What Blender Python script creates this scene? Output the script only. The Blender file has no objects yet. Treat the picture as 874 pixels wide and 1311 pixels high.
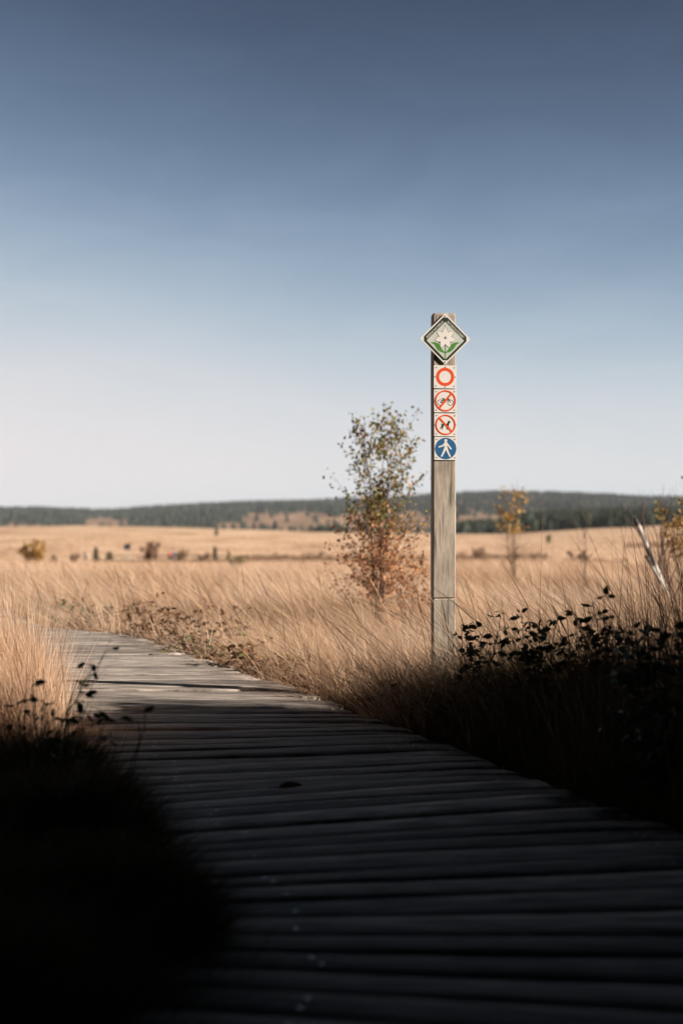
import bpy, bmesh, math, random
import numpy as np
from mathutils import Vector, Matrix

rng = np.random.default_rng(7)
random.seed(7)
R = math.radians
S = bpy.context.scene
COL = S.collection

# ------------------------------------------------------------------ camera, sky, sun, exposure
FPX, CX, CY, EYE = 1821.0, 437.0, 655.5, 1.0      # photo focal length in photo pixels, centre, eye height over the deck
cam_d = bpy.data.cameras.new('camera')
cam = bpy.data.objects.new('camera', cam_d)
COL.objects.link(cam)
cam.location = (0, 0, EYE)
cam.rotation_euler = (R(90), 0, 0)
cam_d.sensor_fit = 'VERTICAL'
cam_d.sensor_height = 36
cam_d.lens = 50
cam_d.clip_start = 0.05
cam_d.clip_end = 20000
cam_d.dof.use_dof = True
cam_d.dof.focus_distance = 7.6
cam_d.dof.aperture_fstop = 1.8
S.camera = cam

SUN_AZ, SUN_EL = 110.0, 24.0                       # azimuth clockwise from the view direction
world = bpy.data.worlds.new('World')
S.world = world
world.use_nodes = True
wn, wl = world.node_tree.nodes, world.node_tree.links
sky = wn.new('ShaderNodeTexSky')
sky.sky_type = 'NISHITA'
sky.sun_disc = False
sky.sun_elevation = R(SUN_EL)
sky.sun_rotation = R(SUN_AZ)
sky.air_density, sky.dust_density, sky.ozone_density = 0.4, 0.3, 1.0
sc_ = wn.new('ShaderNodeVectorMath'); sc_.operation = 'SCALE'; sc_.inputs['Scale'].default_value = 0.523
gm = wn.new('ShaderNodeGamma'); gm.inputs['Gamma'].default_value = 3.6
hs = wn.new('ShaderNodeHueSaturation'); hs.inputs['Saturation'].default_value = 0.55
bg = wn['Background']
bg.inputs['Strength'].default_value = 0.05
wl.new(sky.outputs[0], sc_.inputs[0]); wl.new(sc_.outputs[0], gm.inputs['Color'])
wl.new(gm.outputs[0], hs.inputs['Color']); tnt = wn.new('ShaderNodeVectorMath'); tnt.operation = 'MULTIPLY'; tnt.inputs[1].default_value = (.775, 1.125, 1.0)
wl.new(hs.outputs[0], tnt.inputs[0])
# faint high cirrus, drawn out along the wind
ctc = wn.new('ShaderNodeTexCoord'); cmp_ = wn.new('ShaderNodeMapping'); cmp_.inputs['Scale'].default_value = (4.2, 4.2, 12); cmp_.inputs['Rotation'].default_value = (R(9), R(14), 0)
cnz = wn.new('ShaderNodeTexNoise'); cnz.inputs['Scale'].default_value = 1.6; cnz.inputs['Detail'].default_value = 7; cnz.inputs['Roughness'].default_value = .6; cnz.inputs['Distortion'].default_value = .8
wl.new(ctc.outputs['Generated'], cmp_.inputs[0]); wl.new(cmp_.outputs[0], cnz.inputs['Vector'])
cmr = wn.new('ShaderNodeMapRange'); cmr.inputs['From Min'].default_value = .42; cmr.inputs['From Max'].default_value = .75; cmr.inputs['To Min'].default_value = .98; cmr.inputs['To Max'].default_value = 1.16
wl.new(cnz.outputs['Fac'], cmr.inputs['Value'])
csc = wn.new('ShaderNodeVectorMath'); csc.operation = 'SCALE'
wl.new(tnt.outputs[0], csc.inputs[0]); wl.new(cmr.outputs[0], csc.inputs['Scale'])
# soft shoulder, so that the glow along the horizon and round the sun stays below white
sep = wn.new('ShaderNodeSeparateXYZ'); com = wn.new('ShaderNodeCombineXYZ'); wl.new(csc.outputs[0], sep.inputs[0])
for ch in range(3):
    last = sep.outputs[ch]
    chain = [('DIVIDE', (9.0, 8.0, 7.9)[ch]), ('POWER', 1.2), ('ADD', 1.0), ('POWER', 1 / 1.2)]
    for op, val in chain:
        nd = wn.new('ShaderNodeMath'); nd.operation = op; nd.inputs[1].default_value = val
        wl.new(last, nd.inputs[0]); last = nd.outputs[0]
    dv = wn.new('ShaderNodeMath'); dv.operation = 'DIVIDE'
    wl.new(sep.outputs[ch], dv.inputs[0]); wl.new(last, dv.inputs[1]); wl.new(dv.outputs[0], com.inputs[ch])
wl.new(com.outputs[0], bg.inputs['Color'])

sun_d = bpy.data.lights.new('sun', 'SUN')
sun = bpy.data.objects.new('sun', sun_d)
COL.objects.link(sun)
sun_d.energy = 5.0
sun_d.angle = R(0.53)
sun_d.color = (1.0, 0.893, 0.80)
a_, e_ = R(SUN_AZ), R(SUN_EL)
TOSUN = Vector((math.sin(a_) * math.cos(e_), math.cos(a_) * math.cos(e_), math.sin(e_)))
sun.rotation_euler = (-TOSUN).to_track_quat('-Z', 'Y').to_euler()
sun.location = TOSUN * 60

S.view_settings.view_transform = 'Standard'
S.view_settings.look = 'None'
S.view_settings.exposure = 1.0
S.view_settings.gamma = 1.0
S.view_settings.use_curve_mapping = False
HAZE = 4.5e-5
S.cycles.use_denoising = True
S.cycles.max_bounces = 6
S.cycles.diffuse_bounces = 3
S.cycles.volume_bounces = 1

# ------------------------------------------------------------------ helpers
def at(px, py, z):
    """photo pixel at depth z -> world point"""
    return Vector(((px - CX) / FPX * z, z, EYE - (py - CY) / FPX * z))

def obj(name, mesh, material=None, parent=None):
    o = bpy.data.objects.new(name, mesh)
    COL.objects.link(o)
    if material is not None:
        for m in (material if isinstance(material, (list, tuple)) else [material]):
            mesh.materials.append(m)
    if parent is not None:
        o.parent = parent
    return o

def tag(o, label=None, cat=None, group=None, kind=None):
    if label: o['label'] = label
    if cat: o['category'] = cat
    if group: o['group'] = group
    if kind: o['kind'] = kind
    return o

def empty(name, loc=(0, 0, 0), rz=0.0):
    o = bpy.data.objects.new(name, None)
    COL.objects.link(o)
    o.location = loc
    o.rotation_euler = (0, 0, rz)
    o.empty_display_size = 0.1
    return o

def quad_mesh(name, V, F, tint=None, uv=None, smooth=False):
    """V (n,3), F (m,4 or 3) numpy -> mesh; tint = one float per vertex"""
    V = np.asarray(V, dtype=np.float32); F = np.asarray(F, dtype=np.int32)
    me = bpy.data.meshes.new(name)
    k = F.shape[1]
    me.vertices.add(len(V)); me.vertices.foreach_set('co', V.ravel())
    me.loops.add(F.size); me.loops.foreach_set('vertex_index', F.ravel())
    me.polygons.add(len(F)); me.polygons.foreach_set('loop_start', np.arange(len(F), dtype=np.int32) * k)
    me.update(calc_edges=True)
    if tint is not None:
        at_ = me.attributes.new('tint', 'FLOAT', 'POINT')
        at_.data.foreach_set('value', np.asarray(tint, dtype=np.float32))
    if uv is not None:
        u = me.uv_layers.new(name='UVMap')
        u.data.foreach_set('uv', np.asarray(uv, dtype=np.float32)[F.ravel()].ravel())
    if smooth:
        me.polygons.foreach_set('use_smooth', np.ones(len(F), dtype=bool))
    return me

def wave(x, y, seed=0, scale=1.0):
    """cheap smooth 2-D noise in about -1..1"""
    r = np.random.default_rng(seed)
    out = 0
    for i in range(7):
        f = (0.35 + 0.45 * i) / scale
        a = r.uniform(0, 6.283); p = r.uniform(0, 6.283)
        out = out + np.sin((x * math.cos(a) + y * math.sin(a)) * f * 2.2 + p) / (1 + 0.45 * i)
    return out / 2.2

def smooth(a, b, x):
    t = np.clip((x - a) / (b - a), 0, 1)
    return t * t * (3 - 2 * t)

# ------------------------------------------------------------------ materials
def newmat(name):
    m = bpy.data.materials.new(name)
    m.use_nodes = True
    n, l = m.node_tree.nodes, m.node_tree.links
    return m, n, l, n['Principled BSDF'], n['Material Output']

def ramp(n, stops):
    r = n.new('ShaderNodeValToRGB')
    el = r.color_ramp.elements
    while len(el) < len(stops): el.new(0.5)
    for e, (p, c) in zip(el, stops):
        e.position = p
        e.color = (*c, 1)
    return r

def blade_mat(name, stops, trans=0.3, rough=0.7, jitter=0.25):
    """thin plant surface: colour from the per-blade tint, some light through it"""
    m, n, l, p, out = newmat(name)
    a = n.new('ShaderNodeAttribute'); a.attribute_name = 'tint'
    nz = n.new('ShaderNodeTexNoise'); nz.inputs['Scale'].default_value = 1.3
    geo = n.new('ShaderNodeNewGeometry'); l.new(geo.outputs['Position'], nz.inputs['Vector'])
    ad = n.new('ShaderNodeMath'); ad.operation = 'MULTIPLY_ADD'
    l.new(nz.outputs['Fac'], ad.inputs[0]); ad.inputs[1].default_value = jitter
    mi = n.new('ShaderNodeMath'); mi.operation = 'SUBTRACT'; mi.inputs[1].default_value = jitter * 0.5
    l.new(a.outputs['Fac'], ad.inputs[2]); l.new(ad.outputs[0], mi.inputs[0])
    r = ramp(n, stops); l.new(mi.outputs[0], r.inputs['Fac'])
    p.inputs['Roughness'].default_value = rough
    p.inputs['Specular IOR Level'].default_value = 0.25
    l.new(r.outputs['Color'], p.inputs['Base Color'])
    t = n.new('ShaderNodeBsdfTranslucent'); l.new(r.outputs['Color'], t.inputs['Color'])
    mx = n.new('ShaderNodeMixShader'); mx.inputs[0].default_value = trans
    l.new(p.outputs[0], mx.inputs[1]); l.new(t.outputs[0], mx.inputs[2]); l.new(mx.outputs[0], out.inputs['Surface'])
    return m

def noise_mat(name, stops, scale=(5, 5, 5), detail=6, rough=0.85, bump=0.0, bscale=None, coord='Object', spec=0.3, dist=0.02):
    m, n, l, p, out = newmat(name)
    tc = n.new('ShaderNodeTexCoord'); mp = n.new('ShaderNodeMapping')
    mp.inputs['Scale'].default_value = scale
    l.new(tc.outputs[coord], mp.inputs['Vector'])
    nz = n.new('ShaderNodeTexNoise'); nz.inputs['Scale'].default_value = 1.0
    nz.inputs['Detail'].default_value = detail; nz.inputs['Roughness'].default_value = 0.65
    l.new(mp.outputs[0], nz.inputs['Vector'])
    r = ramp(n, stops); l.new(nz.outputs['Fac'], r.inputs['Fac'])
    l.new(r.outputs['Color'], p.inputs['Base Color'])
    p.inputs['Roughness'].default_value = rough
    p.inputs['Specular IOR Level'].default_value = spec
    if bump:
        b = n.new('ShaderNodeBump'); b.inputs['Strength'].default_value = bump; b.inputs['Distance'].default_value = dist
        l.new(nz.outputs['Fac'], b.inputs['Height']); l.new(b.outputs[0], p.inputs['Normal'])
    return m

M_GRASS = blade_mat('dry_grass', [(0.0, (0.26, 0.13, 0.065)), (0.3, (0.47, 0.295, 0.175)), (0.6, (0.69, 0.50, 0.345)), (1.0, (0.78, 0.62, 0.47))], 0.42)
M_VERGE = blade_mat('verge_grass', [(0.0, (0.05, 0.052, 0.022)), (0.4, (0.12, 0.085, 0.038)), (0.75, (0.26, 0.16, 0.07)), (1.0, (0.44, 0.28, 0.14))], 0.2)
M_STALK = blade_mat('grass_stalk', [(0, (0.06, 0.035, 0.022)), (.5, (0.18, 0.10, 0.05)), (1, (0.42, 0.28, 0.16))], 0.1)
M_BRLEAF = blade_mat('bramble_leaf', [(0.0, (0.022, 0.030, 0.014)), (0.5, (0.045, 0.066, 0.022)), (0.8, (0.085, 0.11, 0.035)), (1.0, (0.20, 0.11, 0.05))], 0.15, 0.5)
M_BROWNLEAF = blade_mat('brown_leaf', [(0.0, (0.06, 0.028, 0.014)), (0.5, (0.13, 0.060, 0.026)), (0.8, (0.20, 0.10, 0.04)), (1.0, (0.10, 0.12, 0.03))], 0.2)
M_BIRCHLEAF = blade_mat('birch_leaf', [(0.0, (0.42, 0.19, 0.09)), (0.35, (0.52, 0.28, 0.14)), (0.6, (0.30, 0.20, 0.06)), (0.85, (0.17, 0.17, 0.05)), (1.0, (0.085, 0.105, 0.03))], 0.3, 0.5, 0.12)
M_YELLOWLEAF = blade_mat('yellow_leaf', [(0.0, (0.34, 0.19, 0.06)), (0.6, (0.52, 0.33, 0.10)), (1.0, (0.17, 0.17, 0.05))], 0.3, 0.5)
M_SCRUB = blade_mat('scrub_leaf', [(0.0, (0.15, 0.085, 0.058)), (0.5, (0.28, 0.175, 0.10)), (1.0, (0.25, 0.22, 0.10))], 0.25)
M_NEEDLE = blade_mat('spruce_needle', [(0.0, (0.010, 0.018, 0.009)), (1.0, (0.035, 0.050, 0.022))], 0.05)
M_BARK = noise_mat('twig_bark', [(0.3, (0.05, 0.03, 0.022)), (0.7, (0.14, 0.085, 0.06))], (20, 20, 20))
M_BRSTEM = noise_mat('bramble_stem', [(0.3, (0.03, 0.016, 0.012)), (0.7, (0.075, 0.038, 0.026))], (40, 40, 40))
M_SOIL = noise_mat('dark_timber', [(0.3, (0.02, 0.016, 0.012)), (0.7, (0.06, 0.045, 0.035))], (6, 6, 6))

# ------------------------------------------------------------------ terrain
def interp(x, tab):
    tab = sorted(tab)
    return np.interp(x, [t[0] for t in tab], [t[1] for t in tab])

EDGE_R = [(-6, 1.30), (0, 1.36), (2.5, 1.40), (3.5, 1.29), (4.44, 1.056), (5.87, .526), (7.28, .012), (9.58, -.879), (11.0, -1.436),
          (12.1, -2.02), (12.6, -2.40), (13.2, -2.78), (14.0, -3.05), (15.5, -3.4), (18, -4.3), (22, -6.5)]
EDGE_L = [(-6, -.30), (0, -.30), (2.5, -.28), (3.4, -.30), (4.44, -.53), (5.5, -.86), (5.87, -1.00), (7.28, -1.47), (9.58, -2.36), (11.0, -3.0),
          (12.1, -3.65), (13.2, -4.3), (14.0, -4.6), (15.5, -5.0), (18, -6.0), (22, -8.2)]
def edge_r(y): return interp(y, EDGE_R)
def edge_l(y): return interp(y, EDGE_L)

BROW = [(-600, 676), (0, 675), (100, 673), (200, 675), (300, 678), (400, 681), (440, 682), (560, 684), (640, 684), (700, 681), (760, 677), (820, 675), (874, 671), (1500, 660)]

def deck_h(y):
    return -0.035 * np.clip(np.asarray(y, dtype=float) - 11.5, 0, None)

def H(x, y, bumps=True):
    x = np.asarray(x, dtype=float); y = np.asarray(y, dtype=float)
    near = np.interp(y, [-200, 11, 30, 60, 120, 180], [-.16, -.16, -.62, -1.62, -3.7, -5.6])
    px = CX + FPX * x / np.maximum(y, 50)
    brow = EYE - (interp(px, BROW) - CY) / FPX * 600
    t = np.clip((y - 180) / 420, 0, 1)
    far = -5.6 + (brow + 5.6) * t
    beyond = brow - 30 * smooth(600, 1200, y)
    h = np.where(y < 180, near, np.where(y < 600, far, beyond))
    if bumps:
        h = h + wave(x, y, 3, 3.0) * 0.03 * (y < 40) + wave(x, y, 4, 14.0) * 0.12 * smooth(20, 60, y) * (y < 560)
    fl = edge_l(y) - x                      # distance out from the left edge
    fr = x - edge_r(y)
    bank = 0.16 * smooth(0.0, 0.9, fl) * (1 - smooth(5.0, 7.5, y)) + 0.14 * smooth(0.05, 1.0, fr) * (1 - smooth(7.0, 9.0, y))
    walk = np.where((fl < 0.1) & (fr < 0.1) & (y < 22), -0.10, 0)
    return h + np.where(y < 22, bank, 0) + walk

ys = np.concatenate([np.linspace(-80, -3, 16), np.arange(-2, 16, .22), np.geomspace(16, 1500, 130)])
us = np.concatenate([-np.geomspace(1, .012, 46), [0], np.geomspace(.012, 1, 46)])
GV = []
for y in ys:
    w = 60 + max(y, 0) * 0.9
    x = us * w
    GV.append(np.stack([x, np.full_like(x, y), H(x, np.full_like(x, y))], 1))
nu = len(us)
GV = np.concatenate(GV)
ii, jj = np.meshgrid(np.arange(len(ys) - 1), np.arange(nu - 1), indexing='ij')
b = (ii * nu + jj).ravel()
GF = np.stack([b, b + 1, b + nu + 1, b + nu], 1)

def ground_mat():
    m, n, l, p, out = newmat('moor_ground')
    geo = n.new('ShaderNodeNewGeometry')
    mp = n.new('ShaderNodeMapping'); mp.inputs['Scale'].default_value = (.05, .018, .05)
    l.new(geo.outputs['Position'], mp.inputs['Vector'])
    n1 = n.new('ShaderNodeTexNoise'); n1.inputs['Scale'].default_value = 1.0; n1.inputs['Detail'].default_value = 8; n1.inputs['Roughness'].default_value = .7
    l.new(mp.outputs[0], n1.inputs['Vector'])
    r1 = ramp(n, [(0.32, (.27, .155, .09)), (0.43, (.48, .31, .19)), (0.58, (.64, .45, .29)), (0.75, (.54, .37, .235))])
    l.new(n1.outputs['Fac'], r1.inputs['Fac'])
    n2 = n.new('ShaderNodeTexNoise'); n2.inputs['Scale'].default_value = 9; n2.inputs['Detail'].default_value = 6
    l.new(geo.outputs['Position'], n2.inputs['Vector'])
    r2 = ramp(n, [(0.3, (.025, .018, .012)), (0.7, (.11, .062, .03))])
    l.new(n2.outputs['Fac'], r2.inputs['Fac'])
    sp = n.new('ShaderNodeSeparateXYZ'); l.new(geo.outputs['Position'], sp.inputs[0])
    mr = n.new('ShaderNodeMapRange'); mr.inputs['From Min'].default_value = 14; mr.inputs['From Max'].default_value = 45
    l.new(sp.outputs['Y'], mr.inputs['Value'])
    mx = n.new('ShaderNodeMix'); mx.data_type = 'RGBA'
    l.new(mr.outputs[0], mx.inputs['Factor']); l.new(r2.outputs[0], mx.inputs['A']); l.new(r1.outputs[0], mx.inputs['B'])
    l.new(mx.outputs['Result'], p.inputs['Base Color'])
    p.inputs['Roughness'].default_value = .95; p.inputs['Specular IOR Level'].default_value = .1
    return m
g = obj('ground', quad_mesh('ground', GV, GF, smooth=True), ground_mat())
tag(g, kind='structure')

# hills at the horizon
RIDGE = [(-900, 652), (-300, 655), (0, 654), (60, 654), (120, 656.5), (150, 656), (200, 652), (250, 649), (300, 647), (350, 645.5), (400, 645), (440, 643), (520, 640),
         (560, 637), (600, 635), (640, 634), (700, 635), (760, 637), (820, 640), (874, 641), (1200, 648), (1900, 655)]
HY0, HY1 = 1150.0, 3600.0
def hill_h(px, y):
    t = (y - HY0) / (HY1 - HY0)
    top = EYE - (interp(px, RIDGE) - 6.5 - CY + 6.0) / FPX * HY1
    base = -34.0
    return base + (top - base) * (1 - (1 - np.clip(t, 0, 1)) ** 1.5) + wave(px * 2.2, y * .3, 8, 90) * 2.0 * np.sin(np.clip(t, 0, 1) * 3.14)
hv = []
pxs = np.linspace(-900, 1900, 220); hys = np.linspace(HY0, HY1, 40)
for y in list(hys) + [HY1 + 500]:
    yy = np.full_like(pxs, y)
    hh = hill_h(pxs, yy) if y <= HY1 else np.full_like(pxs, -60)
    hv.append(np.stack([(pxs - CX) / FPX * y, yy, hh], 1))
nh = len(pxs)
ii, jj = np.meshgrid(np.arange(len(hys)), np.arange(nh - 1), indexing='ij')
b = (ii * nh + jj).ravel()
M_HILL = noise_mat('hill_heath', [(0.3, (.14, .085, .05)), (0.5, (.30, .185, .105)), (0.75, (.38, .25, .145))], (.02, .004, .02), rough=.95)
hl = obj('hills', quad_mesh('hills', np.concatenate(hv), np.stack([b, b + 1, b + nh + 1, b + nh], 1), smooth=True), M_HILL)
tag(hl, kind='structure')

# the air over the moor
hm_ = bpy.data.materials.new('haze'); hm_.use_nodes = True
hn, hlk = hm_.node_tree.nodes, hm_.node_tree.links
hn.remove(hn['Principled BSDF'])
pv = hn.new('ShaderNodeVolumePrincipled'); pv.inputs['Color'].default_value = (.70, .80, .95, 1); pv.inputs['Density'].default_value = HAZE
hlk.new(pv.outputs[0], hn['Material Output'].inputs['Volume'])
bm = bmesh.new(); bmesh.ops.create_cube(bm, size=1, matrix=Matrix.Translation((0, 2300, 10)) @ Matrix.Diagonal((12000, 5400, 180, 1)))
me = bpy.data.meshes.new('haze'); bm.to_mesh(me); bm.free()
if HAZE > 0: tag(obj('haze', me, hm_), kind='stuff')

# ------------------------------------------------------------------ conifers in the distance
def conifer_arrays(P, h, w, sides=6, tiers=3, seed=1):
    """many small conifers: stacked ragged cones, quads with a pinched top"""
    r = np.random.default_rng(seed)
    N = len(P)
    V, F, T = [], [], []
    off = 0
    tint = r.uniform(0, 1, N)
    for t in range(tiers):
        z0 = h * (0.06 + 0.80 * t / tiers); z1 = h * (0.06 + 0.80 * (t + 1) / tiers + 0.14)
        z1 = np.minimum(z1, h)
        rad = w * (1 - 0.82 * t / tiers) * 0.5
        for s in range(sides):
            ang0 = 6.283 * s / sides + r.uniform(-.2, .2, N); ang1 = 6.283 * (s + 1) / sides + r.uniform(-.2, .2, N)
            k0 = rad * r.uniform(.7, 1.25, N); k1 = rad * r.uniform(.7, 1.25, N)
            dz0 = h * r.uniform(-.04, .05, N)
            a = np.stack([P[:, 0] + np.cos(ang0) * k0, P[:, 1] + np.sin(ang0) * k0, P[:, 2] + z0 + dz0], 1)
            bb = np.stack([P[:, 0] + np.cos(ang1) * k1, P[:, 1] + np.sin(ang1) * k1, P[:, 2] + z0 - dz0], 1)
            c = np.stack([P[:, 0], P[:, 1], P[:, 2] + z1], 1)
            V += [a, bb, c]
            idx = np.arange(N)
            F.append(np.stack([off + idx, off + N + idx, off + 2 * N + idx], 1))
            off += 3 * N
            T += [tint, tint, tint]
    return np.concatenate(V), np.concatenate(F), np.concatenate(T)

r_ = np.random.default_rng(11)
N = 16000
px = r_.uniform(-250, 1150, N); t = r_.uniform(0, 1, N) ** 0.8
y = HY0 + (HY1 - HY0) * t
gz = hill_h(px, y)
py = CY - (gz - EYE) / y * FPX
# clearings, as the photo shows them
def ell(cx, cy, rx, ry): return ((px - cx) / rx) ** 2 + ((py - cy) / ry) ** 2 + 0.35 * wave(px, py * 5, 21, 18)
clear = (ell(135, 673, 34, 8.5) < 1) | (ell(375, 669, 62, 14) < 1) | (ell(372, 675, 110, 6) < 1) | (ell(500, 669, 85, 13) < 1) | (ell(612, 667, 60, 7) < 1) | (ell(20, 677, 45, 5) < 1)
keep = (~clear) | (r_.uniform(0, 1, N) < .05)
P = np.stack([(px - CX) / FPX * y, y, gz], 1)[keep]
hh = r_.uniform(7, 13, len(P))
v, f, tt = conifer_arrays(P, hh, hh * r_.uniform(.55, .8, len(P)), 5, 2, 3)
M_FARFOREST = blade_mat('far_conifer', [(0.0, (.018, .026, .020)), (1.0, (.050, .060, .040))], 0.0, 0.8)
o = obj('hill_forest', quad_mesh('hill_forest', v, f, tt), M_FARFOREST); tag(o, kind='stuff')

N = 1500
px = r_.uniform(575, 1150, N); dep = r_.uniform(0, 1, N)
y = 700 + 160 * dep
bz = EYE - (interp(px, BROW) + 1.5 - CY) / FPX * 690
P = np.stack([(px - CX) / FPX * y, y, bz - 1.0], 1)
toppy = interp(px, [(570, 671), (600, 667), (655, 664), (680, 657), (720, 653), (790, 651), (874, 649), (1150, 646)])
hh = ((interp(px, BROW) + 1 - toppy) / FPX * 760) * r_.uniform(.8, 1.12, N) + 1.0
v, f, tt = conifer_arrays(P, hh, np.maximum(hh * .30, 3.2) * r_.uniform(.8, 1.2, N), 6, 4, 5)
o = obj('conifer_forest', quad_mesh('conifer_forest', v, f, tt), M_NEEDLE); tag(o, kind='stuff')
# strip of dark trees at the far edge of the field
N = 260
px = np.concatenate([r_.uniform(393, 445, 90), r_.uniform(575, 660, 170)])
y = r_.uniform(610, 660, N)
hh = r_.uniform(1.6, 3.4, N) * np.where(px > 560, 1.6, 1.0)
P = np.stack([(px - CX) / FPX * y, y, H((px - CX) / FPX * y, y) - .2], 1)
v, f, tt = conifer_arrays(P, hh, hh * 1.1, 6, 2, 6)
o = obj('tree_belt', quad_mesh('tree_belt', v, f, tt), M_FARFOREST); tag(o, kind='stuff')

# ------------------------------------------------------------------ unseen wood around the camera, added to shade the foreground
def spray_cloud(P, size, seed):
    r = np.random.default_rng(seed)
    N = len(P)
    A = r.normal(size=(N, 3)); A /= np.linalg.norm(A, axis=1)[:, None]
    B = np.cross(A, r.normal(size=(N, 3))); B /= np.linalg.norm(B, axis=1)[:, None]
    s = (size * r.uniform(.6, 1.3, N))[:, None]
    v = np.concatenate([P - A * s, P + B * s * .45, P + A * s, P - B * s * .45])
    i = np.arange(N)
    return v, np.stack([i, i + N, i + 2 * N, i + 3 * N], 1), np.tile(r.uniform(0, 1, N), 4)

clouds = []
# right end of the unseen wood, shaped to draw the boardwalk's shade line
sl = TOSUN.y / TOSUN.x                               # the shade line runs back along the sun's direction
def shade_line(x): return 6.45 + sl * (x + .4)
def sun_gap(x, y, z):
    """corridor carved out of the boughs so sun reaches the grass at the left edge"""
    u = y - sl * (x + 1.2); d = z - .473 * (x + 1.0)
    return (u > 5.75) & (u < 7.6) & (d > 0) & (d < 1.15)
r_ = np.random.default_rng(5)
N = 62000
x = 3.0 + 34 * r_.uniform(0, 1, N) ** 1.3; z = r_.uniform(0, 1, N) ** .8 * (6 + .28 * x)
lim_y = shade_line(x) - .10 + .30 * wave(x, z, 31, 1.2) + .012 * x
y = lim_y + .6 - r_.gamma(2.0, .85, N) * (1 + .04 * x)
x = np.maximum(x, 2.3 + .24 * np.clip(y, 0, 9) + .35 * r_.uniform(0, 1, N))
gap = sun_gap(x, y, z)
clouds.append((np.stack([x, y, z], 1)[~gap], .24))
# unseen thicket and overhead boughs, added to block sky light from the near ground
N = 80000
x = r_.uniform(-7, 7, N); y = r_.uniform(-9, 4.7, N); z = r_.uniform(0, 7, N)
yc = np.clip(y, 0, 9)
inview = (np.abs(x) < 1.25 + .40 * yc) & (z < 2.3 + .44 * yc) & (y > -6)
over = (z > 2.7 + .44 * yc) & (x < 2.2) & (x > -5)
left = (x < -1.6 - .42 * yc)
k = ((y < shade_line(x) - .7) | over | left) & ~inview & ~sun_gap(x, y, z)
clouds.append((np.stack([x, y, z], 1)[k], .22))
vs, fs, ts, off = [], [], [], 0
for c, s in clouds:
    v, f, tt = spray_cloud(c, s, off + 3)
    vs.append(v); fs.append(f + off); ts.append(tt); off += len(v)
o = obj('unseen_shade_wood', quad_mesh('unseen_shade_wood', np.concatenate(vs), np.concatenate(fs), np.concatenate(ts)), M_NEEDLE)
tag(o, kind='stuff')

# ------------------------------------------------------------------ boardwalk
def wood_mat(name, stops, axis_uv=True, bump=.5):
    m, n, l, p, out = newmat(name)
    tc = n.new('ShaderNodeTexCoord'); mp = n.new('ShaderNodeMapping')
    mp.inputs['Scale'].default_value = (3.0, 150, 1) if axis_uv else (48, 48, 7)
    l.new(tc.outputs['UV' if axis_uv else 'Object'], mp.inputs['Vector'])
    n1 = n.new('ShaderNodeTexNoise'); n1.inputs['Scale'].default_value = 1; n1.inputs['Detail'].default_value = 8; n1.inputs['Roughness'].default_value = .7
    n1.inputs['Distortion'].default_value = .4
    l.new(mp.outputs[0], n1.inputs['Vector'])
    mp2 = n.new('ShaderNodeMapping'); mp2.inputs['Scale'].default_value = (2.6, 11, 1) if axis_uv else (9, 9, 3)
    l.new(tc.outputs['UV' if axis_uv else 'Object'], mp2.inputs['Vector'])
    n2 = n.new('ShaderNodeTexNoise'); n2.inputs['Scale'].default_value = 2; n2.inputs['Detail'].default_value = 5
    l.new(mp2.outputs[0], n2.inputs['Vector'])
    at_ = n.new('ShaderNodeAttribute'); at_.attribute_name = 'tint'
    r1 = ramp(n, stops); l.new(n1.outputs['Fac'], r1.inputs['Fac'])
    mr = n.new('ShaderNodeMapRange'); mr.inputs['To Min'].default_value = (.45 if axis_uv else .7); mr.inputs['To Max'].default_value = (1.3 if axis_uv else 1.2)
    mr.inputs['From Min'].default_value = .3; mr.inputs['From Max'].default_value = .7
    l.new(n2.outputs['Fac'], mr.inputs['Value'])
    mul = n.new('ShaderNodeMath'); mul.operation = 'MULTIPLY'
    l.new(mr.outputs[0], mul.inputs[0])
    if axis_uv:
        m2 = n.new('ShaderNodeMapRange'); m2.inputs['To Min'].default_value = .6; m2.inputs['To Max'].default_value = 1.25
        l.new(at_.outputs['Fac'], m2.inputs['Value']); l.new(m2.outputs[0], mul.inputs[1])
    else:
        mul.inputs[1].default_value = 1
    mp3 = n.new('ShaderNodeMapping'); mp3.inputs['Scale'].default_value = (.9, 60, 1) if axis_uv else (75, 75, 3.0)
    l.new(tc.outputs['UV' if axis_uv else 'Object'], mp3.inputs['Vector'])
    n3 = n.new('ShaderNodeTexNoise'); n3.inputs['Scale'].default_value = 1; n3.inputs['Detail'].default_value = 3
    l.new(mp3.outputs[0], n3.inputs['Vector'])
    mr3 = n.new('ShaderNodeMapRange'); mr3.inputs['From Min'].default_value = (.30 if axis_uv else .36); mr3.inputs['From Max'].default_value = (.36 if axis_uv else .42); mr3.inputs['To Min'].default_value = (.28 if axis_uv else .5); mr3.inputs['To Max'].default_value = 1
    l.new(n3.outputs['Fac'], mr3.inputs['Value'])
    mu3 = n.new('ShaderNodeMath'); mu3.operation = 'MULTIPLY'; l.new(mul.outputs[0], mu3.inputs[0]); l.new(mr3.outputs[0], mu3.inputs[1])
    mul = mu3
    vm = n.new('ShaderNodeVectorMath'); vm.operation = 'SCALE'
    l.new(r1.outputs[0], vm.inputs[0]); l.new(mul.outputs[0], vm.inputs['Scale'])
    l.new(vm.outputs[0], p.inputs['Base Color'])
    p.inputs['Roughness'].default_value = .8; p.inputs['Specular IOR Level'].default_value = .25
    bp = n.new('ShaderNodeBump'); bp.inputs['Strength'].default_value = bump; bp.inputs['Distance'].default_value = .003
    l.new(n1.outputs['Fac'], bp.inputs['Height']); l.new(bp.outputs[0], p.inputs['Normal'])
    return m
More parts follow.
